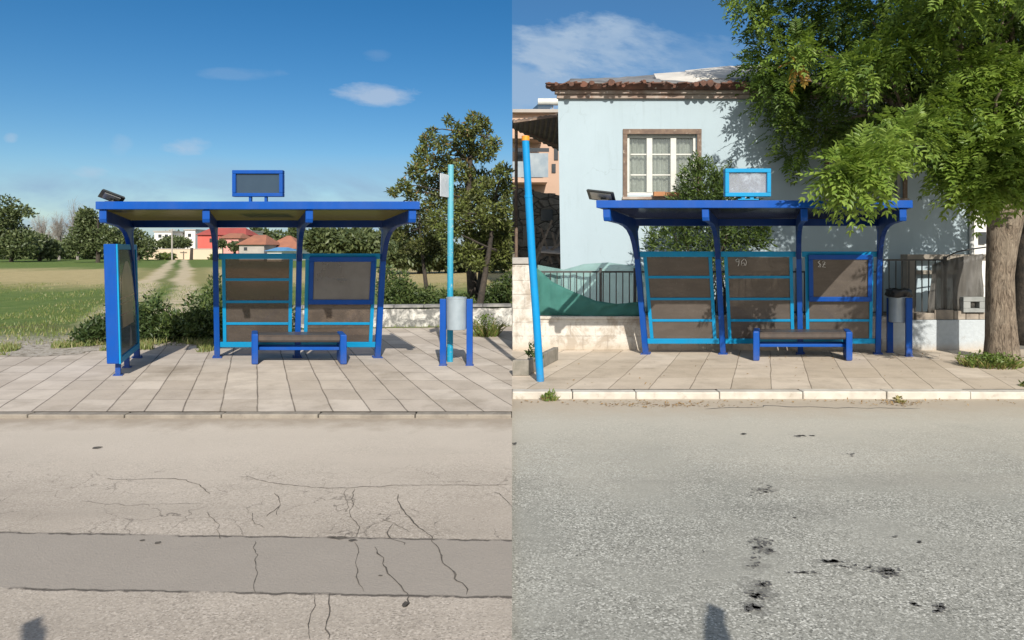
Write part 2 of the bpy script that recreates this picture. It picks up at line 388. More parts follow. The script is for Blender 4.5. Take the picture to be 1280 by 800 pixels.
def slabs(name, skew, px, py, y0, c1, c2, jc, jw=.0105, u0=0.0):
    m, t, b = newmat(name); v = t.pos(); x, y, z = t.sep(v)
    w = t.m('MULTIPLY', t.m('SUBTRACT', t.noise(v, 1.4, 3.0), .5), .035)
    u = t.m('ADD', t.m('DIVIDE', t.m('SUBTRACT', t.m('ADD', x, w), t.m('ADD', t.m('MULTIPLY', y, skew), u0)), px), 200.0)
    q = t.m('ADD', t.m('DIVIDE', t.m('SUBTRACT', t.m('ADD', y, w), y0), py), 200.0)
    iu = t.m('FLOOR', u); iq = t.m('FLOOR', q)
    wn = t.new('ShaderNodeTexWhiteNoise', noise_dimensions='2D'); t.l.new(t.comb(iu, iq), wn.inputs['Vector'])
    col = t.mix(wn.outputs['Value'], c1, c2)
    mid = t.noise(v, 2.2, 6.0, .65); fine = t.noise(v, 40.0, 4.0, .7)
    col = t.mix(t.m('MULTIPLY', t.step(mid, .42, .72), .5), col, tuple(k*.66 for k in c1))
    col = t.mix(t.m('MULTIPLY', t.step(fine, .5, .8), .3), col, tuple(k*1.25 for k in c2))
    du = t.m('MULTIPLY', t.m('SUBTRACT', .5, t.m('ABSOLUTE', t.m('SUBTRACT', t.m('FRACT', u), .5))), px)
    dq = t.m('MULTIPLY', t.m('SUBTRACT', .5, t.m('ABSOLUTE', t.m('SUBTRACT', t.m('FRACT', q), .5))), py)
    ju = t.m('MULTIPLY', t.step(du, jw, jw*.45), t.m('ADD', .55, t.m('MULTIPLY', t.step(mid, .3, .6), .4)))
    jq = t.m('MULTIPLY', t.step(dq, jw*1.1, jw*.5), t.step(t.noise(v, 1.1, 4.0, .6), .38, .62))
    j = t.m('MAXIMUM', ju, t.m('MULTIPLY', jq, .7))
    col = t.mix(j, col, jc)
    dirt = t.m('MULTIPLY', t.step(t.noise(v, .9, 6.0, .7), .53, .70), .5)
    gum = t.step(t.voro(v, 2.3), .05, .035); col = t.mix(t.m('MULTIPLY', gum, .5), col, (.12, .105, .09))
    col = t.mix(dirt, col, (.22, .18, .13))
    t.l.new(col, b.inputs['Base Color']); b.inputs['Roughness'].default_value = .85; b.inputs['Specular IOR Level'].default_value = .25
    tilt = t.m('MULTIPLY', t.m('MULTIPLY', wn.outputs['Value'], t.m('FRACT', u)), .5)
    h = t.m('SUBTRACT', t.m('ADD', tilt, t.m('MULTIPLY', fine, .15)), j)
    t.l.new(t.bump(h, .5, .012), b.inputs['Normal'])
    return m
SLABL = slabs('grey_slab_paving', SL, .396, .56, 7.06, (.43, .37, .305), (.57, .505, .43), (.15, .125, .10), u0=.017)
SLABR = slabs('beige_slab_paving', SR, .497, .72, 8.20, (.465, .39, .30), (.62, .535, .435), (.22, .18, .135), .009, u0=.035)
KERBL = pm('grey_kerb_stone', (.27, .238, .195), (.19, .165, .135), 6, .85, bump=.4, bscale=50, spots=(.14, .11, .08), spot_scale=9, spot_lo=.6, spot_hi=.75, world=True)
KERBR = pm('worn_white_kerb_paint', (.54, .505, .44), (.43, .39, .33), 5, .8, bump=.4, bscale=40, spots=(.30, .25, .19), spot_scale=7, spot_lo=.60, spot_hi=.74, world=True)

# field
def fieldmat():
    m, t, b = newmat('field_grass_and_stubble'); v = t.pos(); x, y, z = t.sep(v)
    vs = t.scalev(v, (.22, .09, 1)); band = t.noise(vs, 1.0, 6.0, .65)
    n2 = t.noise(v, 1.6, 6.0, .7); n3 = t.noise(v, 9.0, 5.0, .7)
    yd = t.m('ADD', y, t.m('MULTIPLY', t.m('SUBTRACT', band, .5), t.m('MULTIPLY', y, .55)))
    green1, green2, straw1, straw2 = (.098, .158, .040), (.155, .205, .062), (.38, .315, .155), (.49, .40, .215)
    gcol = t.mix(t.step(n2, .35, .7), green1, green2); scol = t.mix(t.step(n2, .35, .65), straw1, straw2)
    k = t.m('MULTIPLY', t.step(yd, 27.0, 35.0), t.step(yd, 66.0, 54.0))
    k = t.m('MAXIMUM', k, t.m('MULTIPLY', t.step(n2, .60, .74), .35))
    col = t.mix(k, gcol, scol)
    col = t.mix(t.m('MULTIPLY', t.step(n3, .5, .8), .3), col, (.22, .225, .09))
    # two wheel tracks winding away from the lay-by
    u = t.m('ADD', x, t.m('MULTIPLY', y, .487))
    cur = t.m('ADD', t.m('ADD', u, .9), t.m('MULTIPLY', t.m('SUBTRACT', band, .5), 2.2))
    tr = None
    for off in (-.9, .9):
        a = t.m('ABSOLUTE', t.m('SUBTRACT', cur, off)); s = t.step(a, .75, .25); tr = s if tr is None else t.m('MAXIMUM', tr, s)
    tr = t.m('MULTIPLY', t.m('MULTIPLY', tr, t.step(n2, .25, .5)), .9)
    mid_ = t.m('MULTIPLY', t.step(t.m('ABSOLUTE', cur), .75, .35), .7); col = t.mix(mid_, col, (.10, .15, .04)); verge = t.m('MULTIPLY', t.m('MULTIPLY', t.step(t.m('ABSOLUTE', cur), 3.4, 2.2), t.step(t.m('ABSOLUTE', cur), 1.2, 1.8)), .5); col = t.mix(verge, col, (.12, .16, .045)); col = t.mix(tr, col, (.56, .47, .33))
    # gravel and bare earth where the track meets the paving
    e = t.m('MULTIPLY', t.step(t.m('ADD', y, t.m('MULTIPLY', t.m('SUBTRACT', n2, .5), 3.0)), 14.2, 12.2), t.step(x, -4.6, -5.6))
    col = t.mix(e, col, t.mix(t.step(n3, .4, .65), (.30, .255, .19), (.52, .48, .42)))
    e2 = t.m('MULTIPLY', t.m('MULTIPLY', t.step(yd, 13.5, 14.6), t.step(yd, 16.2, 15.0)), t.step(n2, .35, .6))
    col = t.mix(t.m('MULTIPLY', e2, .6), col, (.16, .125, .075))
    t.l.new(col, b.inputs['Base Color']); b.inputs['Roughness'].default_value = .95; b.inputs['Specular IOR Level'].default_value = .1
    t.l.new(t.bump(t.m('ADD', n3, n2), .8, .12), b.inputs['Normal'])
    return m
FIELD = fieldmat()
EARTH = pm('dry_earth', (.24, .20, .13), (.17, .15, .09), .6, .95, bump=.5, bscale=8, world=True)

# ------------------------------------------------------------------ the ground
def sheet(mb, x0, x1, y0, y1, z): mb.quad((x0, y0, z), (x1, y0, z), (x1, y1, z), (x0, y1, z))
mb = MB(); sheet(mb, -3000, 3000, -60, 4000, -.16); struct('terrain', mb, EARTH)
mb = MB(); sheet(mb, -900, 0, 11.2, 320, -.012); struct('field', mb, FIELD)
def crackpath(pts, step=.06, wob=.035):
    out = []
    for a, b in zip(pts[:-1], pts[1:]):
        a, b = Vector(a), Vector(b); n = max(2, int((b-a).length/step))
        for i in range(n):
            p = a.lerp(b, i/n); q = Vector((p.x*4.1, p.y*4.1, 1.7)); q2 = Vector((p.x*13, p.y*13, 4.2)); out.append((p.x + mnoise.noise(q)*wob*2.6 + mnoise.noise(q2)*wob*1.1, p.y + mnoise.noise(q + Vector((9, 3, 1)))*wob*2.0 + mnoise.noise(q2 + Vector((2, 8, 1)))*wob))
    out.append(tuple(pts[-1])); return out
ZL, ZR = -.04, -.085
mb = MB(); sheet(mb, -70, 0, -12, 6.95, ZL); mb.cur = 1
for w, pl in ((.020, [(128,597),(165,600),(215,598),(245,605),(262,618)]), (.016, [(300,596),(340,604),(380,608),(430,611),(490,608),(545,606),(600,607),(638,606)]),
           (.026, [(497,618),(510,640),(512,655),(530,668),(545,680),(560,705),(575,720),(583,744)]),
           (.020, [(473,684),(482,705),(492,720),(508,745),(506,760)]), (.014, [(442,680),(447,705),(455,740)]),
           (.016, [(411,744),(413,770),(411,800)]), (.012, [(388,744),(392,775),(388,800)]),
           (.016, [(345,616),(346,632),(333,646)]), (.012, [(345,632),(347,645)]),
           (.014, [(440,612),(438,640),(445,672)]), (.010, [(430,612),(433,640)]), (.012, [(258,640),(277,655),(275,674)]),
           (.012, [(320,675),(322,700),(320,742)]), (.018, [(485,655),(490,670),(505,682)]), (.012, [(616,614),(640,634)]),
           (.010, [(100,626),(160,632),(255,629)]), (.012, [(310,640),(316,655),(330,660)]), (.010, [(470,648),(500,660),(512,665)])):
    mb.ribbon(crackpath([gp(a, b_, ZL) for a, b_ in pl], .03, .02), w*.36, ZL+.003)
def blob(mb, px, py, z, rx, ry, dz=.003):
    x, y = gp(px, py, z); n = random.randint(7, 11)
    vs = [(x + rx*math.cos(6.283*k/n)*random.uniform(.5, 1.2), y + ry*math.sin(6.283*k/n)*random.uniform(.5, 1.2), z+dz) for k in range(n)]
    mb.add(vs, [tuple(range(n))])
for px, py, rx, ry in ((425,673,.05,.03),(440,676,.03,.025),(414,672,.03,.015),(121,560,.06,.035),(506,756,.02,.03),(476,720,.015,.01),(197,679,.02,.02),(178,676,.02,.015)):
    blob(mb, px, py, ZL, rx, ry)
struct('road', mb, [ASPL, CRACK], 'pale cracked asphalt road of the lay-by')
mb = MB(); sheet(mb, 0, 70, -12, 8.035, ZR); mb.cur = 1
def spots(mb, px, py, rx, ry, n, s, z=ZR):
    for k in range(n):
        blob(mb, px + random.gauss(0, rx*.5), py + random.gauss(0, ry*.5), z, s*random.uniform(.35, 1.0), s*random.uniform(.4, .9), .003)
for a in ((955,613,13,7,26,.018),(952,683,14,10,34,.02),(945,704,12,8,16,.014),(955,730,10,4,14,.018),(945,745,14,5,20,.02),(942,760,16,5,22,.02),
          (1003,716,16,1.2,16,.014),(1040,702,14,1.8,26,.020),(1062,708,16,2.5,12,.012),(1110,715,13,6,34,.02),(1085,711,10,4,10,.014),(1119,671,3,2,5,.014),(1150,678,2,1.5,4,.016),
          (1145,757,4,3,6,.018),(1175,760,10,6,16,.02),(993,648,2,1.5,4,.014),(1008,545,16,1.0,12,.03),(645,555,4,1.5,5,.03),(930,543,3,1,4,.03),(1060,568,6,1.5,6,.02),
          (725,694,2,2,3,.014),(880,690,3,2,4,.010)): spots(mb, *a)
mb.ribbon(crackpath([gp(880, 511, ZR), gp(960, 508, ZR), gp(1060, 510, ZR), gp(1150, 511, ZR)], .1), .02, ZR+.003)
struct('road', mb, [ASPR, TAR], 'coarse grey asphalt street with oil spots')
GRAV = pm('pale_gravel', (.50, .46, .40), (.30, .26, .20), 22, .95, bump=.9, bscale=45, bdist=.03, spots=(.16, .13, .09), spot_scale=9, spot_lo=.5, spot_hi=.62, world=True)
mb = MB(); pts = []
for k in range(40):
    a = 6.283*k/40; r = 1 + .35*mnoise.noise(Vector((math.cos(a)*1.6, math.sin(a)*1.6, 2.0))) + .12*mnoise.noise(Vector((math.cos(a)*6, math.sin(a)*6, 5.0)))
    pts.append((gx(48, 11.3) + 1.05*r*math.cos(a) - .2*r*math.sin(a), 11.3 + .62*r*math.sin(a), .004))
mb.add(pts, [tuple(range(40))]); tag(mb.build('gravel', GRAV), 'patch of pale gravel spilling over the pavement corner by the field track', 'gravel', kind='stuff')
# kerbs: separate stones with open joints, one kerb each side
mb = MB(SL)
for i in range(-14, 9):
    x0 = i*1.02 + .2; mb.box(x0+.006, x0+1.008, 6.93, 7.055, -.3, .0 + random.uniform(-.004, .004))
mb2 = MB(); 
for i in range(-20, 0):
    mb2.box(i*1.0+.004, i*1.0+.994, 6.93, 7.055, -.3, random.uniform(-.004, .004))
struct('kerb', mb2, KERBL, 'flush grey kerb of the lay-by', bevel=.012)
mb2 = MB()
for i in range(0, 16):
    x0 = .0 if i == 0 else gx(795, 8.05) + (i-1)*1.0
    x1 = gx(795, 8.05) + i*1.0
    if i == 0: mb2.box(.002, .72, 8.03, 8.19, -.3, .002); mb2.box(.728, x1-.006, 8.03, 8.19, -.3, -.003)
    else: mb2.box(x0, x1-.008, 8.03 + random.uniform(-.006, .006), 8.19, -.3, random.uniform(-.004, .006))
struct('kerb', mb2, KERBR, 'raised white painted kerb of the street', bevel=.014)
mb = MB(); mb.add([(-22, 7.06, 0), (0, 7.06, 0), (0, 14.9, 0), (gx(372, 14.0), 14.3, 0), (gx(280, 11.8), 11.9, 0), (gx(130, 11.7), 11.75, 0), (gx(60, 11.2), 11.3, 0), (-22, 10.9, 0)], [tuple(range(8))])
struct('pavement', mb, SLABL, 'grey slab pavement under the lay-by shelter')
mb = MB(); sheet(mb, 0, 22, 8.19, 11.45, 0); struct('pavement', mb, SLABR, 'beige slab pavement of the street')
mb = MB(); sheet(mb, 0, 60, 11.45, 60, -.02); struct('yard', mb, pm('yard_concrete', (.22, .20, .17), (.16, .15, .12), 1.2, .9, world=True))

# ------------------------------------------------------------------ bus shelters
BAY = 1.26
def lean(z): return -.30 * z
ARM = [(-2.37, 2.186), (-.47, 2.125), (-.40, 2.02), (lean(1.95)+.045, 1.93), (lean(1.62)+.045, 1.60), (lean(1.58)-.045, 1.52),
       (-.60, 1.62), (-.70, 1.75), (-.84, 1.86), (-1.04, 1.945), (-1.30, 1.995), (-1.62, 2.02), (-2.24, 2.03), (-2.33, 2.05), (-2.37, 2.10)]
def make_shelter(name, label, loc, sk, bays, case_bay, roofm, armm, panem, W2=1.97):
    root = thing(name, label, 'bus shelter', loc)
    for k in range(4):
        u = (k-1.5)*BAY
        mb = MB(sk)
        mb.hexa([(u-.045, -.045, 0), (u+.045, -.045, 0), (u+.045, .045, 0), (u-.045, .045, 0)] +
                [(u-.04, lean(2.0)-.045, 2.0), (u+.04, lean(2.0)-.045, 2.0), (u+.04, lean(2.0)+.04, 2.0), (u-.04, lean(2.0)+.04, 2.0)])
        p = mb.build('post', BLUE, root, bevel=.008)
        mb = MB(sk); mb.box(u-.075, u+.075, -.075, .075, .001, .012)
        for a in (-.058, .058):
            for b in (-.058, .058): mb.lathe([(.012, .012), (.012, .024), (.006, .028)], (u+a, b, 0), 6)
        mb.build('base_plate', BLUE, p)
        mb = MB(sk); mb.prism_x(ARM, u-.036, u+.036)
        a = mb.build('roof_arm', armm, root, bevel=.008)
        mb = MB(sk); mb.prism_x([(-2.385, 2.186), (-2.385, 2.075), (-2.362, 2.03), (-2.33, 2.024), (-2.33, 2.186)], u-.046, u+.046)
        mb.build('end_cap', BLUE, a, bevel=.01)
    mb = MB(sk); mb.box(-W2, W2, -2.42, -2.34, 2.19, 2.285); mb.build('front_beam', BLUE, root, bevel=.006)
    for s in (-1, 1):
        mb = MB(sk); x = s*(W2-.02); mb.hexa([(x-.02, -2.338, 2.192), (x+.02, -2.338, 2.192), (x+.02, -.40, 2.17), (x-.02, -.40, 2.17), (x-.02, -2.338, 2.28), (x+.02, -2.338, 2.28), (x+.02, -.40, 2.25), (x-.02, -.40, 2.25)])
        mb.build('side_beam', BLUE, root, bevel=.005)
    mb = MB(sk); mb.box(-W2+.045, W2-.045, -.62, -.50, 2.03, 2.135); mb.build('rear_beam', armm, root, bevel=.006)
    for k in range(3):
        u0 = (k-1.5)*BAY + (.003 if k else -.05); u1 = (k-.5)*BAY + (-.003 if k < 2 else .05)
        mb = MB(sk); n = 6; vs = []; fs = []
        for i in range(n+1):
            d = -2.335 + (i/n)*1.84; z = 2.192 - .053*i/n
            vs += [(u0, d, z), (u1, d, z), (u0, d, z+.008), (u1, d, z+.008)]
        for i in range(n):
            o = 4*i
            fs += [(o, o+1, o+5, o+4), (o+2, o+6, o+7, o+3), (o, o+4, o+6, o+2), (o+1, o+3, o+7, o+5)]
        fs += [(0, 2, 3, 1), (4*n, 4*n+1, 4*n+3, 4*n+2)]
        mb.add(vs, fs); mb.build('roof_sheet', roofm, root)
    # back wall between the posts, leaning with them
    uL, uR = (min(bays)-1.5)*BAY + .046, (max(bays)-.5)*BAY - .046
    def rail(mb, u0, u1, z, h, th=.04, off=0.0):
        d0, d1 = lean(z-h/2) + off, lean(z+h/2) + off
        mb.hexa([(u0, d0-th/2, z-h/2), (u1, d0-th/2, z-h/2), (u1, d0+th/2, z-h/2), (u0, d0+th/2, z-h/2),
                 (u0, d1-th/2, z+h/2), (u1, d1-th/2, z+h/2), (u1, d1+th/2, z+h/2), (u0, d1+th/2, z+h/2)])
    zr = [.215, .555, .90, 1.245, 1.60]
    segs = [((k-1.5)*BAY+.047, (k-.5)*BAY-.047) for k in bays]
    for z, h, nm in ((zr[4], .085, 'top_rail'), (zr[0], .085, 'bottom_rail')):
        for a, b in segs:
            mb = MB(sk); rail(mb, a, b, z, h, .05); mb.build(nm, CYAN, root, bevel=.005)
    for k, (a, b) in zip(bays, segs):
        mb = MB(sk)
        for u in (a+.075, b-.075):
            z0, z1 = zr[0]+.044, zr[4]-.044
            mb.hexa([(u-.027, lean(z0)-.018, z0), (u+.027, lean(z0)-.018, z0), (u+.027, lean(z0)+.018, z0), (u-.027, lean(z0)+.018, z0),
                     (u-.027, lean(z1)-.018, z1), (u+.027, lean(z1)-.018, z1), (u+.027, lean(z1)+.018, z1), (u-.027, lean(z1)+.018, z1)])
        for z in zr[1:4]:
            if k == case_bay and z == zr[3] and False: continue
            rail(mb, a+.103, b-.103, z, .040, .034)
        fr = mb.build('back_frame', CYAN, root, bevel=.003)
        for i in range(4):
            mb = MB(sk); z0 = zr[i] + (.045 if i == 0 else .021); z1 = zr[i+1] - (.045 if i == 3 else .021)
            d = random.uniform(-.004, .004)
            mb.hexa([(a+.103, lean(z0)-.003+d, z0), (b-.103, lean(z0)-.003+d, z0), (b-.103, lean(z0)+.003+d, z0), (a+.103, lean(z0)+.003+d, z0),
                     (a+.103, lean(z1)-.003, z1), (b-.103, lean(z1)-.003, z1), (b-.103, lean(z1)+.003, z1), (a+.103, lean(z1)+.003, z1)])
            mb.build('tinted_pane', panem, fr)
        if k == case_bay:       # timetable case hung on the front of the upper half
            z0, z1 = .865, 1.585; f0, f1 = a+.10, b-.07
            mb = MB(sk); of = -.052
            rail(mb, f0, f1, z1-.03, .075, .05, of); rail(mb, f0, f1, z0+.035, .075, .05, of)
            for u in (f0+.035, f1-.035):
                zz0, zz1 = z0+.073, z1-.068
                mb.hexa([(u-.035, lean(zz0)+of-.025, zz0), (u+.035, lean(zz0)+of-.025, zz0), (u+.035, lean(zz0)+of+.025, zz0), (u-.035, lean(zz0)+of+.025, zz0),
                         (u-.035, lean(zz1)+of-.025, zz1), (u+.035, lean(zz1)+of-.025, zz1), (u+.035, lean(zz1)+of+.025, zz1), (u-.035, lean(zz1)+of+.025, zz1)])
            cs = mb.build('timetable_case', BLUE, root, bevel=.008)
            mb = MB(sk); zz0, zz1 = z0+.073, z1-.068
            mb.hexa([(f0+.07, lean(zz0)+of-.006, zz0), (f1-.07, lean(zz0)+of-.006, zz0), (f1-.07, lean(zz0)+of-.001, zz0), (f0+.07, lean(zz0)+of-.001, zz0),
                     (f0+.07, lean(zz1)+of-.006, zz1), (f1-.07, lean(zz1)+of-.006, zz1), (f1-.07, lean(zz1)+of-.001, zz1), (f0+.07, lean(zz1)+of-.001, zz1)])
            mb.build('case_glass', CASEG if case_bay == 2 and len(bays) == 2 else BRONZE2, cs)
    return root
LY, RY = 10.58, 10.95
LORG = (SL*LY + .02, LY, 0); RORG = (SR*RY - .10, RY, 0)
ARML = paintmat('arm_blue_paint', (.001, .035, .19))
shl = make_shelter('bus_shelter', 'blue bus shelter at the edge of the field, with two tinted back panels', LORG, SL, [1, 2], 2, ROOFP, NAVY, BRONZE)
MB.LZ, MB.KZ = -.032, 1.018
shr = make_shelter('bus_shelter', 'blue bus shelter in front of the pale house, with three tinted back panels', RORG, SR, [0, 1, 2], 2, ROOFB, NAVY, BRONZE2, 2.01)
def scribble(parent, strokes, u, z, s, sk, d):
    mb = MB(sk)
    for st in strokes:
        mb.tube([(u + a*s, lean(z + b*s) + d, z + b*s) for a, b in st], .0048, 5)
    return mb.build('scribble', WHITEG, parent)
frames = [o for o in COL.objects if o.name.startswith('back_frame') and o.parent == shr]
S9 = [(.5,.9),(.3,1),(.05,.85),(.1,.6),(.35,.6),(.5,.8),(.45,.3),(.3,0)]; S6 = [(1.2,1),(.85,.7),(.75,.2),(1,0),(1.25,.2),(1.15,.45),(.85,.4)]
scribble(frames[1], [S9, S6, [(1.3,.95),(1.5,.6),(1.35,.1)]], -.36, 1.415, .115, SR, -.016)
cs = [o for o in COL.objects if o.name.startswith('timetable_case') and o.parent == shr][0]
scribble(cs, [[(.3,1),(.0,.8),(.4,.5),(.05,.1),(.4,.1),(.45,.4),(.1,.7),(.3,1)], [(.7,.8),(.9,1),(1.1,.8),(.7,.1),(1.15,.05)], [(.75,.5),(1.1,.45)]], .92, 1.395, .105, SR, -.066)

MB.LZ, MB.KZ = 0.0, 1.0
# benches
def make_bench(loc, sk, label, blen=1.31, tilt=0.0):
    root = thing('bench', label, 'bench', loc)
    for u in (-blen/2, blen/2):
        mb = MB(sk); mb.box(u-.05, u+.05, -.0, .44, .0, .455 if u < 0 else .445); mb.build('leg', BLUE, root, bevel=.02)
        
    mb = MB(sk); a, b = -blen/2+.052, blen/2-.052
    prof = [(.03, .33), (.0, .36), (.0, .41), (.03, .437), (.42, .437), (.44, .41), (.44, .35), (.41, .33)]
    mb.prism_x(prof, a, b); mb.build('seat', SEAT, root, bevel=.01)
    mb = MB(sk); mb.box(a, b, .10, .16, .20, .245); mb.box(a, b, .32, .38, .20, .245); mb.build('rail', BLUE, root, bevel=.006)
    return root
by = 9.92; make_bench((gx(374, by), by, 0), SL, 'blue legged bench with brown seat in the shelter by the field')
by = 10.25; make_bench((gx(1003.5, by), by, 0), SR, 'blue legged bench with brown seat in the shelter before the pale house', 1.42)

# display boards on the roofs
def board(loc, label, w, z0, z1, fm, sm, legs, fw):
    root = thing('display_board', label, 'display board', loc)
    mb = MB()
    mb.box(-w/2, w/2, -.04, .04, z0, z0+fw); mb.box(-w/2, w/2, -.04, .04, z1-fw, z1)
    mb.box(-w/2, -w/2+fw, -.04, .04, z0+fw+.001, z1-fw-.001); mb.box(w/2-fw, w/2, -.04, .04, z0+fw+.001, z1-fw-.001)
    mb.build('frame', fm, root, bevel=.005)
    mb = MB(); mb.box(-w/2+fw, w/2-fw, -.012, .012, z0+fw, z1-fw); mb.build('screen', sm, root)
    for (u, lw) in legs:
        mb = MB(); mb.box(u-lw/2, u+lw/2, -.02, .02, 0.0, z0-.001); mb.build('leg', fm, root)
    return root
yb = LY-1.95
board((gx(323, yb), yb, 2.252), 'blue framed dark display board on the roof of the shelter by the field', 63*yb/F, gz(246, yb)-2.252, gz(213, yb)-2.252, BLUE, SCREENG, ((-.1, .032), (.1, .032)), .046)
yb = RY-2.38
rb = board((gx(934, yb), yb, 2.330), 'cyan framed clear display board on the shelter roof before the pale house', 57*yb/F, .045, gz(211, yb)-2.330, CYAN, CLEARP, ((-.055, .045), (.055, .045)), .05)
mb = MB(); mb.box(-.13, .13, -.05, .05, 0.0, .014); mb.build('base_plate', CYAN, rb)

# flood lamps on the front left roof corners
def floodlamp(loc, label, size, rot, ht):
    root = thing('flood_lamp', label, 'lamp', loc)
    w, l = size
    M = Matrix.Translation((0, 0, ht)) @ rot
    def tr(mb):
        mb.v = [tuple(M @ Vector(p)) for p in mb.v]; return mb
    mb = MB(); mb.hexa([(-w/2, -l/2, -.02), (w/2, -l/2, -.02), (w/2, l/2, -.02), (-w/2, l/2, -.02), (-w/2+.015, -l/2+.015, .004), (w/2-.015, -l/2+.015, .004), (w/2-.015, l/2-.015, .014), (-w/2+.015, l/2-.015, .014)])
    for k in range(7):
        x = -w/2 + .05 + k*(w-.1)/6; mb.box(x-.006, x+.006, -l/2+.05, l/2-.05, .008, .018)
    tr(mb).build('housing', DARKM, root, bevel=.006)
    mb = MB(); mb.box(-w/2+.045, w/2-.045, -l/2+.04, l/2-.06, -.03, -.021); tr(mb).build('lens', LENS, root)
    mb = MB(); mb.tube([(.0, .0, 0), (.02, .01, ht*.5), tuple(M @ Vector((.0, .02, -.02)))], .022, 8); mb.box(-.06, .06, -.05, .05, 0, .012); mb.build('bracket', DARKM, root)
    return root
yl = LY-2.25
floodlamp((gx(140, yl), yl, 2.287), 'dark flood lamp on the roof corner of the shelter by the field', (.27, .30), Matrix.Rotation(R(-24), 4, 'X') @ Matrix.Rotation(R(8), 4, 'Y') @ Matrix.Rotation(R(40), 4, 'Z'), .075)
yl = RY-2.30
floodlamp((gx(752, yl), yl, 2.328), 'dark flood lamp on the shelter roof corner beside the pale house', (.36, .30), Matrix.Rotation(R(-17), 4, 'X') @ Matrix.Rotation(R(13), 4, 'Y') @ Matrix.Rotation(R(-14), 4, 'Z'), .075)

# advertising panel closing the end of the field shelter
root = thing('advertising_panel', 'blue upright advertising panel with glazed poster face standing on two legs', 'advertising panel', (SL*8.95-1.90, 8.95, 0))
def lx(z): return -.028*(z-.2)
def slab(mb, u0, u1, d0, d1, z0, z1):
    mb.hexa([(u0+lx(z0), d0, z0), (u1+lx(z0), d0, z0), (u1+lx(z0), d1, z0), (u0+lx(z0), d1, z0), (u0+lx(z1), d0, z1), (u1+lx(z1), d0, z1), (u1+lx(z1), d1, z1), (u0+lx(z1), d1, z1)])
mb = MB(SL); slab(mb, -.09, .075, 0, 1.46, .175, 1.775); cab = mb.build('cabinet', BLUE, root, bevel=.012)
mb = MB(SL)
slab(mb, .0755, .10, .0, .085, .175, 1.775); slab(mb, .0755, .10, 1.375, 1.46, .175, 1.775)
slab(mb, .0755, .10, .086, 1.374, .175, .26); slab(mb, .0755, .10, .086, 1.374, 1.70, 1.775)
mb.build('face_frame', CYAN, root, bevel=.004)
POST1 = pm('poster_dark', (.085, .105, .13), (.12, .14, .17), 2.5, .12)
POST2 = pm('poster_tan', (.36, .29, .21), (.27, .22, .165), 5, .3)
POST3 = pm('poster_pink', (.42, .25, .25), (.3, .18, .2), 5, .2); POST4 = pm('poster_grey', (.30, .30, .31), (.22, .22, .22), 5, .2)
mb = MB(SL); slab(mb, .0757, .081, .087, 1.373, .262, 1.698); po = mb.build('poster', POST1, root)
mb = MB(SL); xs = .083
arch = [(.26 + .84*k/10, 1.28 + .26*math.sin(math.pi*k/10)) for k in range(11)]
vs = [(xs+lx(z), y, z) for y, z in arch] + [(xs+lx(.62), 1.10, .62), (xs+lx(.62), .26, .62)]
mb.add(vs, [tuple(range(len(vs)))]); 
mb.build('arch_picture', POST2, po)
mb = MB(SL)
for z, h in ((1.02, .025), (.95, .02), (.80, .015)): slab(mb, .084, .0845, .13, 1.2, z, z+h)
mb.build('caption', POST3, po)
mb = MB(SL); vs = [(xs+lx(.3), .7, .30), (xs+lx(.3), .95, .30), (xs+lx(.5), .92, .50), (xs+lx(.6), .84, .62), (xs+lx(.5), .78, .48)]; mb.add(vs, [(0, 1, 2, 3, 4)]); mb.build('figure_picture', POST4, po)
for d in (.15, .76):
    mb = MB(SL); mb.box(-.0, .07, d-.035, d+.035, .012, .174); mb.box(-.03, .10, d-.06, d+.06, .0, .012); mb.build('leg', BLUE, root)

# bus stop poles
yp = 10.2
root = thing('bus_stop_pole', 'peeling cyan bus stop pole with a small pale plate, behind the grey bin', 'pole', (gx(562.5, yp), yp, 0))
mb = MB(); mb.tube([(0, 0, 0), (.004, 0, 1.5), (.012, 0, gz(206, yp))], [.047, .046, .045], 16); mb.build('pole', PEEL, root, smooth=True)
mb = MB(); a = R(67)
zz0, zz1 = gz(247, yp), gz(219, yp); ux, uy = -math.cos(a), -math.sin(a)
mb.v = []; q = [(.0+ux*.05, uy*.05), (ux*.30, uy*.30)]; nx, ny = -uy*.006, ux*.006
mb.hexa([(q[0][0]-nx, q[0][1]-ny, zz0), (q[1][0]-nx, q[1][1]-ny, zz0), (q[1][0]+nx, q[1][1]+ny, zz0), (q[0][0]+nx, q[0][1]+ny, zz0),
         (q[0][0]-nx, q[0][1]-ny, zz1), (q[1][0]-nx, q[1][1]-ny, zz1), (q[1][0]+nx, q[1][1]+ny, zz1), (q[0][0]+nx, q[0][1]+ny, zz1)])
mb.build('sign_plate', SIGNW, root)
yp = gY(476.5)
root = thing('bus_stop_pole', 'leaning sky blue bus stop pole with an orange tip, on the street pavement', 'pole', (gx(675.5, yp), yp, 0))
tx = gx(657, yp) - gx(675.5, yp); zt = gz(176, yp)
mb = MB(); mb.tube([(0, 0, 0), (tx*.26, 0, zt*.25), (tx*.55, 0, zt*.5), (tx*.8, 0, zt*.77)], .05, 18); mb.tube([(tx*.8, 0, zt*.77+.002), (tx, 0, zt)], .047, 18); mb.lathe([(.053, zt*.77-.02), (.053, zt*.77+.012)], (tx*.8, 0, 0), 18)
mb.build('pole', POLEC, root, smooth=True)
mb = MB(); mb.tube([(tx, 0, zt), (tx, 0, zt+.06)], .052, 18); mb.build('cap', ORANGE, root, smooth=True)

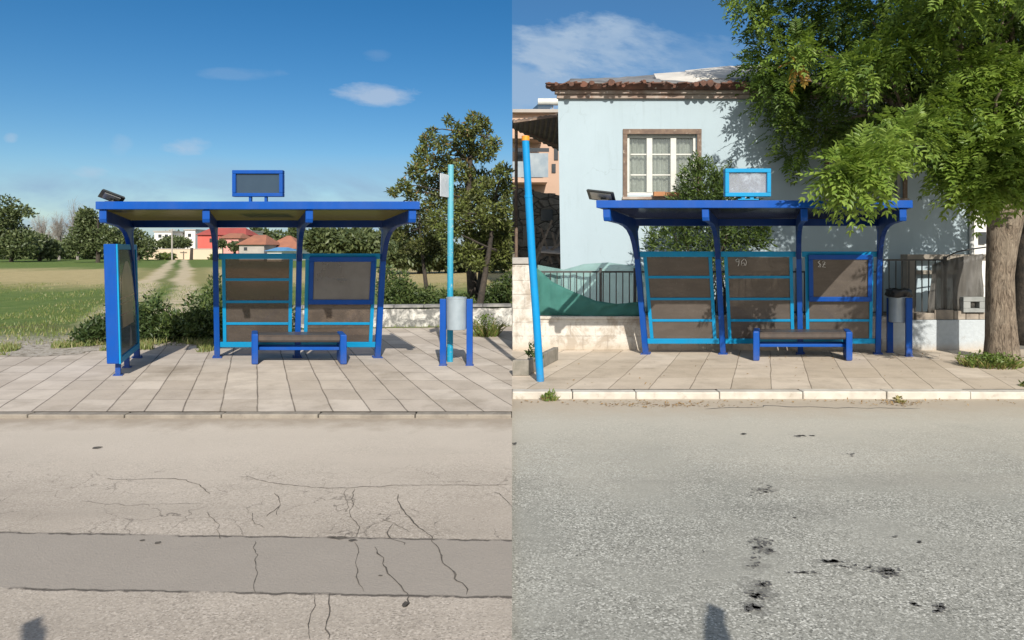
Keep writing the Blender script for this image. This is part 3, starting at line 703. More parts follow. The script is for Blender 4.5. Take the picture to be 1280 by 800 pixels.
# litter bins
yb = 9.87
root = thing('litter_bin', 'open grey metal litter bin hung between two blue posts on the lay-by pavement', 'litter bin', (gx(570.5, yb), yb, 0))
for s in (-1, 1):
    mb = MB(); u = s*.195; mb.box(u-.045, u+.045, -.045, .045, 0, .975); mb.box(u-.06, u+.06, -.06, .06, 0, .012); mb.build('post', BLUE, root, bevel=.008)
mb = MB(); prof = [(.139, .53), (.146, .535), (.148, .60), (.150, .98), (.154, .985), (.154, 1.0), (.142, 1.0), (.138, .6), (.13, .56)]
mb.lathe(prof, (0, 0, 0), 32); bk = mb.build('bucket', GALV, root, smooth=True)
for s in (-1, 1):
    mb = MB(); mb.box(s*.150-.006 if s > 0 else -.156, s*.150+.006 if s > 0 else -.144, -.02, .02, .78, .82); mb.build('hinge', DARKM, bk)
yb = 10.72
root = thing('litter_bin', 'grey litter bin with a black bag over its rim, on blue posts by the tree', 'litter bin', (gx(1136, yb), yb, 0))
for d in (0, .40):
    mb = MB(SR*1.0); u = -.0 if d == 0 else -.23
    mb.box(u-.05, u+.05, d-.045, d+.045, 0, .93 if d == 0 else .9); mb.box(u-.065, u+.065, d-.065, d+.065, 0, .012); mb.build('post', BLUE, root, bevel=.008)
c = (-.03, .215, 0)
mb = MB(); mb.lathe([(.139, .52), (.15, .53), (.152, 1.0), (.156, 1.01), (.142, 1.01), (.138, .56)], c, 28); mb.build('bucket', GALV, root, smooth=True)
mb = MB(); n = 28; prof = [(.165, .93), (.19, .95), (.178, 1.0), (.186, 1.04), (.16, 1.065), (.12, 1.04), (.09, .98), (.03, .95)]
mb.lathe(prof, c, n)
mb.v = [(x + .030*mnoise.noise(Vector((x*9, y*9, z*11))), y + .03*mnoise.noise(Vector((x*9+5, y*9, z*9))), z + .035*mnoise.noise(Vector((x*12, y*12+3, z*4)))) for x, y, z in mb.v]
mb.build('bin_bag', BAGM, root, smooth='all')
# ------------------------------------------------------------------ foliage
LG1 = leafmat('sunlit_fresh_leaf', (.125, .21, .032), (.25, .338, .062), .38)  # lighter green, shared out by clump to paint sunlight into the crown
LG2 = leafmat('shaded_deep_leaf', (.065, .12, .024), (.13, .195, .035), .32)  # darker green, painting shade into the clumps that get little sun
LTIP = leafmat('orange_leaf_tip', (.35, .15, .03), (.30, .22, .04), .3)
BARK = None
def barkmat():
    m, t, b = newmat('fissured_pale_bark'); v = t.obj()
    vs = t.scalev(v, (1, 1, .22)); f = t.noise(vs, 24.0, 7.0, .72, 1.2); n = t.noise(v, 3.0, 5.0, .6)
    col = t.mix(t.step(f, .38, .58), (.075, .055, .04), (.32, .255, .19))
    col = t.mix(t.m('MULTIPLY', t.step(n, .45, .7), .5), col, (.42, .36, .28))
    t.l.new(col, b.inputs['Base Color']); b.inputs['Roughness'].default_value = .9; b.inputs['Specular IOR Level'].default_value = .2
    t.l.new(t.bump(f, 1.0, .06), b.inputs['Normal']); return m
BARK = barkmat()
DBARK = pm('dark_bark', (.07, .055, .042), (.035, .03, .025), 10, .95, bump=.8, bscale=25, bdist=.02)
def rv(): 
    while True:
        v = Vector((random.uniform(-1,1), random.uniform(-1,1), random.uniform(-1,1)))
        if .05 < v.length < 1: return v.normalized()
def leafquad(mb, p, d, nrm, L, wd, fold=.18):
    """one diamond leaf, slightly folded along its rib"""
    d = d.normalized(); s = d.cross(nrm)
    if s.length < 1e-3: return
    s.normalize(); n = s.cross(d)
    a = p; m = p + d*L*.45; e = p + d*L
    q1 = m + s*wd/2 + n*fold*wd; q2 = m - s*wd/2 + n*fold*wd
    o = len(mb.v); mb.v += [tuple(a), tuple(q1), tuple(e), tuple(q2)]
    mb.f.append((o, o+1, o+2, o+3)); mb.mi.append(mb.cur)
def compound(mb, p, d, L, pairs, ll, lw):
    """a feather leaf: paired leaflets along a drooping stalk"""
    d = d.normalized(); side = d.cross(Vector((0, 0, 1)))
    if side.length < .05: side = Vector((1, 0, 0))
    side.normalize(); roll = random.uniform(-.7, .7)
    nrm = (side.cross(d)*math.cos(roll) + side*math.sin(roll)).normalized(); side = d.cross(nrm).normalized()
    for i in range(1, pairs+1):
        f = i/pairs; q = p + d*L*f - Vector((0, 0, 1))*L*.28*f*f
        sc = .65 + .5*math.sin(math.pi*min(1, f*.9))
        for s in (-1, 1):
            dd = d*.62 + side*s*.8 - Vector((0, 0, .15)) + rv()*.14
            leafquad(mb, q, dd, nrm + rv()*.25, ll*sc*random.uniform(.8, 1.15), lw*sc)
    leafquad(mb, q, d - Vector((0, 0, .3)), nrm, ll, lw)
XMIN = None
def inside(p):
    return XMIN is None or (XMIN[0] < p.x < XMIN[1])
def clump_compound(mb, c, r, n, L=.34, pairs=6, ll=.11, lw=.04, mats=(0, 1), wts=(.5, .5), droop=.25):
    c = Vector(c)
    for k in range(n):
        o = rv(); p = c + Vector((o.x*r[0], o.y*r[1], o.z*r[2]))*random.uniform(.25, 1.0)
        d = (p - c); d = Vector((d.x/r[0], d.y/r[1], d.z/r[2]))*.7 + rv()*.75 - Vector((0, 0, droop))
        if not inside(p) or not inside(p + d.normalized()*L): continue
        mb.cur = random.choices(mats, wts)[0]
        compound(mb, p, d, L*random.uniform(.75, 1.2), pairs, ll, lw)
def clump_simple(mb, c, r, n, L, wd, mats=(0, 1), wts=(.5, .5), shell=.4, up=0.0):
    c = Vector(c)
    for k in range(n):
        o = rv(); o = Vector((o.x*r[0], o.y*r[1], o.z*r[2]))*random.uniform(shell, 1.0)**.7
        p = c + o
        if not inside(p): continue
        mb.cur = random.choices(mats, wts)[0]
        leafquad(mb, p, rv() + o.normalized()*.6 + Vector((0, 0, up)), rv(), L*random.uniform(.7, 1.3), wd*random.uniform(.7, 1.2))
def limb(mb, a, b, r0, r1, n=8, sag=.12, seg=5):
    a, b = Vector(a), Vector(b); pts = []; L = (b-a).length
    k1 = rv()*L*.06
    for i in range(seg+1):
        f = i/seg; pts.append(a.lerp(b, f) + Vector((0, 0, math.sin(math.pi*f)*sag*L)) + k1*math.sin(math.pi*f*1.7))
    mb.tube(pts, [r0 + (r1-r0)*(i/seg) for i in range(seg+1)], n)

# ---- the big street tree (feather leaved) -----------------------------------------
tb = Vector((gx(1252, 10.35), 10.35, 0))
root = thing('tree', 'large feather leaved street tree with a thick pale trunk, spreading over the shelter', 'tree', tb)
def rel(px, py, Y): return W(px, py, Y) - tb
mb = MB(); zs = [0, .12, .35, .8, 1.3, 1.75, 2.1, 2.5]
mb.tube([(.0, 0, -.05), (.0, 0, .12), (-.01, 0, .35), (-.02, .0, .8), (-.02, 0, 1.3), (.0, 0, 1.75), (.03, 0, 2.1), (.08, 0, 2.55)], [.27, .228, .202, .19, .188, .202, .228, .23], 28, wob=.10)
mb.build('trunk', BARK, root, smooth='all')
CL = [  # px, py, depth, rx, ry(depth), rz (metres), leaves, share painted in the sunlit green
 # upper left mass, deep
 (975, 40, 12.35, .75, .6, .8, 260, .25), (960, 95, 12.35, .5, .5, .45, 150, .2), (1040, 20, 12.1, .9, .7, .8, 330, .25), (1035, 95, 12.2, .85, .6, .6, 300, .2),
 (990, 160, 12.35, .45, .4, .5, 130, .1), (1045, 175, 12.1, .6, .5, .45, 170, .1), (935, 10, 12.2, .35, .4, .55, 100, .5), (1110, 30, 11.0, .9, .8, .8, 340, .3),
 (1110, 110, 11.2, .9, .7, .65, 320, .2), (1100, 170, 11.3, .7, .6, .35, 190, .1), (1190, 40, 10.8, .9, .9, .8, 360, .3), (1190, 120, 10.8, .9, .8, .7, 360, .25), (1265, 60, 10.5, .8, .9, 1.0, 380, .25),
 (1270, 150, 10.5, .8, .8, .8, 330, .3), (1350, 40, 10.5, 1.0, 1.0, 1.0, 330, .3), (1340, 160, 10.5, .9, .9, .9, 300, .3),
 (968, 120, 12.0, .35, .35, .5, 90, .1), (1000, 205, 12.35, .3, .3, .2, 40, .1),
 # nearer lit sprays
 (1075, 110, 9.6, .35, .35, .28, 70, .9), (1120, 85, 9.6, .35, .3, .25, 60, .9), (1000, 85, 10.4, .22, .25, .2, 36, .85), (1160, 60, 9.5, .3, .3, .4, 60, .85),
 (1220, 110, 9.4, .4, .35, .25, 90, .95), (1265, 130, 9.3, .35, .4, .4, 110, .9), (1195, 165, 9.3, .35, .4, .35, 100, .8), (1235, 215, 9.2, .5, .45, .42, 240, .9),
 (1200, 225, 9.3, .35, .4, .28, 110, .85), (1275, 235, 9.2, .4, .45, .3, 170, .95), (1225, 255, 9.1, .4, .35, .18, 110, .95), (1180, 205, 9.5, .25, .3, .3, 60, .7),
 (1280, 180, 9.3, .35, .4, .35, 120, .9),
 # the branch hanging over the shelter roof
 (1068, 222, 8.15, .26, .22, .20, 60, .97), (1050, 236, 8.05, .20, .18, .14, 26, .95), (1092, 212, 8.2, .24, .24, .18, 44, .97), (1118, 190, 8.5, .22, .22, .18, 40, .95),
 (1070, 250, 8.0, .14, .14, .10, 14, .9), (1072, 262, 7.95, .05, .06, .07, 4, .8), (1095, 240, 8.1, .13, .13, .10, 12, .95), (1150, 180, 8.9, .25, .25, .2, 50, .8), (1035, 238, 8.0, .08, .08, .06, 5, .95),
 (1515, 105, 6.6, .75, .5, .45, 460, .6), (1470, 60, 6.9, .4, .4, .35, 90, .6),  # unseen clumps right of the frame, added to shade the low wall
 # canopy above the frame
 (1045, -90, 11.3, 1.0, 1.0, .8, 300, .5), (1178, -110, 9.8, 1.2, 1.1, .9, 380, .5), (1260, -110, 9.2, 1.3, 1.2, 1.0, 400, .5), (1185, -40, 9.0, .9, .8, .5, 200, .5), (1230, -30, 8.6, .9, .9, .6, 220, .5),
 (1380, -80, 9.0, 1.3, 1.2, 1.0, 300, .5), (1300, -200, 10, 1.5, 1.4, 1.0, 320, .5),
]
mb = MB(); mbr = MB()
N_IN = next(i for i, c in enumerate(CL) if c[1] < -80)
fork = [Vector((.06, -.02, 2.35)), Vector((.0, .05, 2.3)), Vector((.12, .0, 2.4))]
for i, (px, py, Y, rx, ry, rz, n, sunny) in enumerate(CL):
    if i < N_IN: py -= 20 if Y < 8.95 else (26 if sunny > .6 else 14)
    c = rel(px, py, Y)
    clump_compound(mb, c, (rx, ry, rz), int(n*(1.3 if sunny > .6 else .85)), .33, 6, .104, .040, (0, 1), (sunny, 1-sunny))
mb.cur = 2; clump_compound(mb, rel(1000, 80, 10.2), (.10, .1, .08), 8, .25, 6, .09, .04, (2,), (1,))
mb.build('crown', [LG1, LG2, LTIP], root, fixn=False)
for (px, py, Y, r0) in ((1110, 130, 11.0, .13), (1190, 60, 10.6, .14), (1265, 40, 10.4, .15), (1330, 110, 10.5, .12), (1225, 205, 9.6, .08)):
    m2 = MB(); e = rel(px, py, Y); a = random.choice(fork); limb(m2, a, e, r0, r0*.35, 10, .1, 7)
    if px == 1110:
        for q in ((1000, 60, 11.7), (1040, 150, 11.6), (975, 110, 11.9), (1090, 20, 10.8)): limb(m2, e*.75 + a*.25, rel(*q), .05, .015, 7)
        limb(m2, e*.45 + a*.55, rel(1075, 225, 8.3), .045, .012, 7, .1, 8); limb(m2, e*.8 + a*.2, rel(1100, 90, 9.7), .03, .01, 6)
    else:
        for k in range(4): limb(m2, a.lerp(e, .55 + .12*k), e + Vector((random.uniform(-1, 1), random.uniform(-.9, .5), random.uniform(.0, .9))), .04, .012, 6)
    m2.build('branch', BARK, root, smooth='all')

def grass_tuft(mb, c, r, n, h, w=.012, spread=.5):
    for k in range(n):
        a = random.uniform(0, 6.283); q = r*math.sqrt(random.random())
        p = Vector((c[0] + q*math.cos(a), c[1] + q*math.sin(a)*.7, c[2]))
        d = Vector((math.cos(a)*spread + random.uniform(-.4, .4), math.sin(a)*spread + random.uniform(-.4, .4), 1)).normalized()
        L = h*random.uniform(.4, 1.1); mb.cur = random.randint(0, 1)
        s = d.cross(rv()).normalized()*w
        m = p + d*L*.55; e = p + d*L + Vector((d.x, d.y, -.4))*L*.3
        o = len(mb.v); mb.v += [tuple(p - s*.5), tuple(p + s*.5), tuple(m + s*.5), tuple(e), tuple(m - s*.5)]
        mb.f.append((o, o+1, o+2, o+3, o+4)); mb.mi.append(mb.cur)
GR1 = leafmat('weed_green', (.09, .15, .025), (.16, .21, .05), .25); GR2 = leafmat('dry_weed', (.20, .19, .06), (.30, .25, .10), .2)
def tuft(name, label, c, r, n, h, w=.012, leafy=0, group=None, mats=None, sp=.5):
    mb = MB(); grass_tuft(mb, (0, 0, 0), r, n, h, w, sp)
    for k in range(leafy):
        a = random.uniform(0, 6.283); q = r*random.random(); mb.cur = 0
        leafquad(mb, Vector((q*math.cos(a), q*math.sin(a)*.7, random.uniform(.03, h))), rv() + Vector((0, 0, .3)), rv(), .06, .03)
    o = mb.build(name, mats or [GR1, GR2], fixn=False, loc=c); tag(o, label, 'weeds' if name == 'weed_tuft' else 'plant', group); return o
tuft('weed_tuft', 'wide green weed patch around the foot of the thick tree trunk', (gx(1240, 9.75), 9.8, 0), .42, 420, .17, .014, 420)
tuft('weed_tuft', 'small green weed growing at the dirty white kerb beside the leaning pole', (gx(687, 7.95), 7.95, ZR), .09, 90, .09, .008, 40)
tuft('weed_tuft', 'dry brown weed in the white kerb gutter in front of the black bagged bin', (gx(1122, 7.9), 7.85, ZR), .07, 60, .05, .008, 10, mats=[GR2, GR2])
tuft('weed_tuft', 'leafy weed clump at the foot of the thin trunks near the open grey bin', (gx(607, 13.4), 13.2, 0), .26, 200, .42, .016, 260)
tuft('weed_tuft', 'low weed strip on the pavement edge right of the thick tree trunk', (gx(1272, 8.5), 8.35, 0), .09, 90, .05, .008, 30)

# ---- bush between shelter and house --------------------------------------------
BU1 = leafmat('bush_leaf', (.05, .095, .022), (.13, .18, .04), .25); BU2 = leafmat('bush_leaf_dark', (.025, .05, .014), (.06, .09, .022), .2)
by_ = 12.15
bb = Vector((gx(885, by_), by_, 0)); root = thing('bush', 'tall dark green bush with upright shoots between the shelter and the house', 'bush', bb)
mb = MB()
def brel(px, py, Y=by_): return W(px, py, Y) - bb
for (px, py, rx, ry, rz, n) in ((885, 290, .85, .38, .55, 1500), (840, 300, .55, .35, .4, 700), (930, 290, .5, .35, .35, 650), (880, 235, .52, .34, .5, 1100), (905, 250, .5, .3, .45, 800), (860, 262, .45, .3, .4, 600),
                            (885, 345, .6, .3, .5, 500), (872, 215, .22, .2, .3, 260), (930, 262, .35, .25, .3, 350), (945, 300, .3, .25, .25, 250)):
    clump_simple(mb, brel(px, py), (rx, ry, rz), n, .115, .032, (0, 1), (.6, .4), .3, .5)
for (px, py, base) in ((869, 188, 240), (912, 200, 250), (888, 196, 240), (895, 215, 250), (852, 205, 250), (925, 235, 270), (830, 265, 300), (815, 290, 310), (960, 270, 300), (878, 205, 240)):
    e = brel(px, py); a = brel(px + random.uniform(-4, 4), base); n = 46
    for k in range(n):
        f = k/n; p = a.lerp(e, f); mb.cur = random.choices((0, 1), (.8, .2))[0]
        th = k*2.4; leafquad(mb, p, Vector((math.cos(th), math.sin(th)*.8, .75)), rv(), .12*(1.1-.5*f), .03)
mb.build('foliage', [BU1, BU2], root, fixn=False)
m2 = MB()
for k in range(7): limb(m2, (random.uniform(-.2, .2), random.uniform(-.1, .1), -.05), brel(885 + random.uniform(-45, 45), random.uniform(230, 290)), .03, .008, 6, 0)
m2.build('stem', DBARK, root)

# ---- lay-by side: trees by the low wall --------------------------------------------
OL1 = leafmat('olive_leaf', (.105, .14, .035), (.19, .215, .058), .28); OL2 = leafmat('dark_olive_leaf', (.055, .07, .022), (.11, .115, .036), .22); OL3 = leafmat('brown_leaf', (.16, .10, .03), (.22, .15, .05), .2)
OLG = leafmat('greyish_leaf', (.10, .12, .06), (.16, .17, .09), .2)
def wall_tree(label, px, py0, Y, trunk_px, clumps, mats, leaf=(.10, .042), dens=2.1, r0=.10, group=None, top=None):
    global XMIN
    XMIN = None
    base = Vector((gx(px, Y), Y, 0)); root = thing('tree', label, 'tree', base, group)
    XMIN = (-99, -.02 - base.x)
    mt = MB(); pts = [Vector((gx(a, Y), Y, gz(b, Y))) - base for a, b in trunk_px]
    pts[0].z = -.05
    mt.tube(pts, [r0*(1 - .75*i/(len(pts)-1)) for i in range(len(pts))], 10, wob=.1); mt.build('trunk', DBARK, root, smooth='all')
    mb = MB(); mbr = MB()
    for (cx, cy, rp, rq, n) in clumps:
        dy = random.uniform(-.9, .9); yy = Y + dy
        c = W(cx, cy, yy) - base
        clump_simple(mb, c, (rp*yy/F, rp*yy/F*.9, rq*yy/F), int(n*dens), leaf[0], leaf[1], (0, 1, 2), (.54, .40, .06), .25, .15)
        s = min(pts[1:], key=lambda q: (q - c).length)
        if c.x < XMIN[1]: limb(mbr, s, c, .028, .008, 5, .05, 4)
    mb.build('crown', mats, root, fixn=False)
    mbr.build('branch', DBARK, root)
    XMIN = None
    return root
random.seed(21)
wall_tree('tall scraggly olive green tree rising behind the cyan bus stop pole', 598, 405, 17.2, [(593, 400), (590, 350), (586, 300), (585, 250), (588, 200), (592, 165)],
    [(590, 160, 10, 16, 150), (606, 165, 9, 14, 120), (572, 165, 8, 12, 110), (580, 185, 20, 16, 300), (605, 190, 16, 14, 240), (552, 180, 9, 10, 110), (535, 178, 10, 12, 130), (528, 195, 12, 12, 170), (550, 205, 18, 14, 260),
     (520, 215, 13, 11, 170), (575, 215, 20, 14, 300), (540, 232, 20, 14, 300), (505, 232, 9, 8, 90), (492, 240, 7, 6, 60), (600, 225, 20, 16, 320), (580, 245, 22, 14, 320), (545, 255, 18, 14, 280), (618, 180, 8, 8, 70), (560, 150, 5, 6, 40), (515, 245, 10, 8, 90),
     (598, 148, 5, 6, 36), (590, 145, 4, 6, 30), (606, 153, 4, 6, 30), (541, 165, 5, 5, 36)], [OL1, OL2, OL3], (.115, .048), 2.2, .16)
wall_tree('broad yellowish tree over the low wall at the right end of the lay-by', 603, 408, 15.8, [(594, 408), (600, 380), (606, 345), (612, 310), (616, 280), (620, 250)],
    [(610, 240, 24, 18, 380), (628, 215, 12, 10, 150), (634, 235, 10, 12, 150), (590, 255, 20, 16, 320), (615, 270, 24, 18, 420), (632, 290, 12, 20, 260), (580, 280, 20, 16, 330), (605, 300, 24, 16, 420), (560, 290, 16, 14, 240), (585, 315, 18, 12, 280), (625, 315, 14, 14, 250),
     (545, 275, 12, 12, 160), (600, 330, 18, 9, 200), (570, 262, 14, 12, 200), (634, 330, 8, 10, 100), (632, 258, 10, 14, 140)], [OL1, OL2, OL1], (.11, .046), 2.1, .10)
wall_tree('slim dark young tree left of the bus stop pole, behind the low wall', 538, 395, 18.0, [(536, 385), (533, 360), (530, 335), (527, 310), (525, 285), (524, 270)],
    [(525, 270, 14, 12, 200), (540, 285, 14, 11, 200), (515, 290, 16, 12, 230), (530, 305, 18, 11, 260), (510, 312, 12, 9, 140), (545, 310, 12, 10, 150), (528, 322, 14, 7, 150), (500, 295, 9, 9, 100)], [OL2, OL2, OL1], (.115, .05), 2.0, .07)
wall_tree('dark trunked tree leaning behind the open grey bin', 604, 400, 18.6, [(600, 395), (601, 365), (603, 335), (606, 300), (612, 270)],
    [(612, 280, 18, 14, 240), (632, 285, 8, 16, 140), (595, 300, 18, 12, 240), (620, 310, 16, 12, 220), (580, 318, 14, 10, 160), (603, 322, 18, 9, 200)], [OL2, OL1, OL2], (.12, .052), 2.0, .17)
# bushes along the low wall and behind the shelter
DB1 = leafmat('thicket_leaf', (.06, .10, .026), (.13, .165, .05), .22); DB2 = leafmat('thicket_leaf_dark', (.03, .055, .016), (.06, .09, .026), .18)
def low_bush(label, lst, Y, mats=None, leaf=(.10, .045), name='bush', group=None):
    global XMIN
    c0 = lst[0]; base = Vector((gx(c0[0], Y), Y, 0)); o = MB(); XMIN = (-99, -.02 - base.x)
    for (cx, cy, rp, rq, n) in lst:
        yy = Y + random.uniform(-.25, .25); clump_simple(o, W(cx, cy, yy) - base, (rp*yy/F, .45, rq*yy/F), n, leaf[0], leaf[1], (0, 1), (.6, .4), .2, .3)
    XMIN = None
    root = thing(name, label, 'bush', base, group)
    o.build('foliage', mats or [DB1, DB2], root, fixn=False)
    m2 = MB()
    for k in range(5):
        c = random.choice(lst); limb(m2, (random.uniform(-.2, .2), random.uniform(-.1, .1), -.05), W(c[0], c[1], Y) - base, .02, .006, 5, 0)
    m2.build('stem', DBARK, root)
    return root
low_bush('dark bush in the shade behind the advertising panel', [(140, 414, 38, 20, 1900), (162, 396, 14, 18, 420), (150, 390, 8, 16, 160), (120, 420, 26, 18, 1000), (175, 412, 28, 22, 1300)], 12.5, [DB2, DB2])  # dark leaf in both slots: the shelter's shade is put into the colour
low_bush('dark low bush behind the open left bay of the field shelter', [(225, 410, 36, 20, 2200), (255, 405, 22, 24, 1300), (200, 415, 28, 18, 1400), (195, 392, 12, 20, 360), (188, 378, 5, 16, 80), (245, 385, 8, 22, 200)], 12.7, [DB2, DB1])  # mostly dark leaf, painting in the shelter's shade
low_bush('weedy bush behind the tinted panels of the field shelter', [(320, 400, 36, 26, 1600), (280, 395, 20, 30, 900), (268, 375, 8, 34, 380), (345, 395, 26, 24, 900)], 13.6)
low_bush('green bush with tall stalks behind the low wall right of the field shelter', [(500, 372, 26, 24, 1500), (483, 360, 12, 34, 700), (520, 378, 20, 16, 800), (535, 375, 16, 18, 500), (502, 350, 10, 14, 200)], 16.4)
low_bush('small dark bush behind the low wall, right of the open grey bin', [(622, 372, 20, 22, 1200), (634, 360, 10, 22, 500), (612, 380, 14, 14, 500)], 16.6, [DB2, DB1])
low_bush('straggling bush behind the low wall left of the thin trunks', [(560, 375, 16, 14, 600), (580, 380, 18, 12, 600), (548, 382, 12, 10, 300)], 17.0)

# grass blades on the near field
mb = MB(); random.seed(5)
FG1 = leafmat('field_blade', (.11, .155, .035), (.18, .21, .06), .2); FG2 = leafmat('stubble_blade', (.21, .20, .075), (.30, .26, .12), .15)
n = 0
while n < 12000:
    y = 12.0 + 22*random.random()**1.7; x = random.uniform(gx(-60, y), -.05)
    if y < 14.8 and x > gx(372, y): continue
    if mnoise.noise(Vector((x*.5, y*.35, 0))) < -.12: continue
    if x < -4.6 and y < 13.2 and random.random() < .8: continue
    n += 1; L = random.uniform(.03, .085)*(1 + .012*y); d = Vector((random.uniform(-.5, .5), random.uniform(-.5, .5), 1)); s = Vector((random.uniform(-1, 1), random.uniform(-.5, .5), 0)).normalized()*.011
    p = Vector((x, y, -.015)); o = len(mb.v); mb.v += [tuple(p-s), tuple(p+s), tuple(p+d*L)]; mb.f.append((o, o+1, o+2)); mb.mi.append(0 if random.random() < .75 else 1)
m_ = 0
while m_ < 2600:      # weeds creeping over the ragged back edge of the pavement
    x = random.uniform(gx(-20, 11.3), gx(285, 11.9)); e = 10.95 + (.45 if x > gx(40, 11.3) else .1) + .35*mnoise.noise(Vector((x*.9, 3, 0))); y = e + random.uniform(-.15, .8)
    if mnoise.noise(Vector((x*1.3, y*1.3, 8))) < .0: continue
    m_ += 1; L = random.uniform(.03, .13); d = Vector((random.uniform(-.6, .6), random.uniform(-.6, .6), 1)); s_v = Vector((random.uniform(-1, 1), random.uniform(-.5, .5), 0)).normalized()*.009
    p = Vector((x, y, .002)); o = len(mb.v); mb.v += [tuple(p-s_v), tuple(p+s_v), tuple(p+d*L)]; mb.f.append((o, o+1, o+2)); mb.mi.append(0 if random.random() < .7 else 1)
tag(mb.build('grass', [FG1, FG2], fixn=False), 'short green grass and stubble of the field beside the lay-by', 'grass', kind='stuff')

# ---- far side of the field -------------------------------------------------------
FT1 = leafmat('far_tree_leaf', (.085, .115, .045), (.14, .165, .065), .2); FT2 = leafmat('far_tree_leaf_dark', (.05, .072, .03), (.085, .11, .045), .15)
TWIG = pm('bare_twig', (.26, .235, .21), (.20, .18, .16), 3, .9)
def far_tree(label, Y, clumps, mats=None, leaf=(.48, .30), trunk=True, group='trees across the field'):
    cx = sum(c[0] for c in clumps)/len(clumps); base = Vector((gx(cx, Y), Y, 0)); root = thing('tree', label, 'tree', base, group)
    mb = MB(); k = Y/F; mt = MB(); mt.tube([(0, 0, -.2), (.1, 0, 2.0), (0, 0, max(gz(c[1], Y) for c in clumps))], [.28, .22, .05], 7); mt.build('trunk', DBARK, root)
    for (px, py, rp, rq, n) in clumps: clump_simple(mb, W(px, py, Y + random.uniform(-1.5, 1.5)) - base, (rp*k, min(rp*k, 3.0), rq*k), int(n*2.3), leaf[0], leaf[1], (0, 1), (.55, .45), .3, .2)
    mb.build('crown', mats or [FT1, FT2], root, fixn=False); return root
far_tree('dark spreading tree at the far left edge of the field', 92, [(10, 300, 30, 24, 900), (8, 272, 16, 12, 260), (22, 262, 16, 7, 130), (5, 250, 14, 5, 60), (38, 268, 8, 3, 24), (-14, 280, 24, 30, 500), (28, 305, 22, 18, 400)])
far_tree('low green tree right of the dark spreading tree', 100, [(48, 308, 20, 16, 500), (38, 300, 12, 12, 220), (62, 312, 16, 12, 320)])
far_tree('rounded dark tree just left of the field shelter roof', 88, [(112, 290, 20, 20, 700), (108, 272, 11, 12, 260), (125, 300, 18, 18, 500), (98, 305, 16, 16, 400), (140, 302, 16, 20, 450), (150, 310, 12, 14, 260)])
far_tree('olive tree seen under the left end of the field shelter roof', 105, [(172, 302, 14, 16, 380), (185, 310, 10, 13, 220), (160, 300, 12, 18, 260)])
def bare_tree(label, Y, px, top, spread):
    base = Vector((gx(px, Y), Y, 0)); root = thing('tree', label, 'tree', base, 'trees across the field'); H = gz(top, Y); mt = MB(); mt.tube([(0, 0, -.2), (0, 0, H*.35)], [.22, .16], 7); mt.build('trunk', TWIG, root)
    mb = MB(); k = Y/F
    for i in range(110):
        a = Vector((0, 0, H*.3)); th = random.uniform(-1, 1); e = Vector((th*spread*k*random.uniform(.3, 1), random.uniform(-1.5, 1.5), H*(.98 - .40*abs(th)**1.6)*random.uniform(.72, 1.0)))
        limb(mb, a.lerp(e, random.uniform(0, .4)), e, .035, .012, 4, random.uniform(-.08, .1), 4)
        for j in range(3): q = a.lerp(e, random.uniform(.5, .95)); limb(mb, q, q + Vector((random.uniform(-1, 1), random.uniform(-.5, .5), random.uniform(.1, 1.1)))*1.0, .018, .008, 3, 0, 2)
    mb.build('crown', TWIG, root); return root
bare_tree('leafless grey tree above the rounded dark tree', 112, 97, 247, 24)
bare_tree('leafless pale tree between the dark trees at the left', 112, 52, 264, 26)
bare_tree('thin leafless tree left of the rounded dark tree', 110, 74, 262, 16)
far_tree('dense dark tree seen through the right bay of the field shelter', 62, [(420, 300, 34, 14, 900), (400, 298, 18, 12, 380), (450, 300, 26, 14, 600), (395, 305, 14, 10, 240), (470, 305, 20, 12, 380), (430, 312, 40, 9, 500)], leaf=(.5, .3))
far_tree('low dark tree behind the thin trunks right of the field shelter', 48, [(505, 318, 26, 16, 620), (490, 300, 20, 18, 500), (530, 325, 20, 12, 380), (560, 322, 24, 16, 520), (545, 310, 18, 16, 400)], [FT2, FT1], leaf=(.4, .25))
far_tree('dark tree filling the gap at the right end of the lay-by', 50, [(600, 322, 24, 18, 620), (625, 318, 20, 20, 600), (630, 300, 10, 20, 260), (583, 330, 18, 10, 260)], [FT2, FT1], leaf=(.4, .25))

mb = MB(); Yw = 118     # the wood closing the field on the left reads as one mass
for k in range(34):
    px = -60 + 235*k/33; top = 299 + 9*mnoise.noise(Vector((k*.45, 1, 0))) + 5*mnoise.noise(Vector((k*1.7, 4, 0)))
    clump_simple(mb, W(px, (top + 326)/2, Yw + random.uniform(-2, 4)), (1.8, 2.0, (326-top)/2*Yw/F), 420, .5, .32, (0, 1), (.35, .65), .2, .2)
tag(mb.build('wood', [FT1, FT2], fixn=False), 'dark wood closing the far left side of the field', 'wood', kind='stuff')
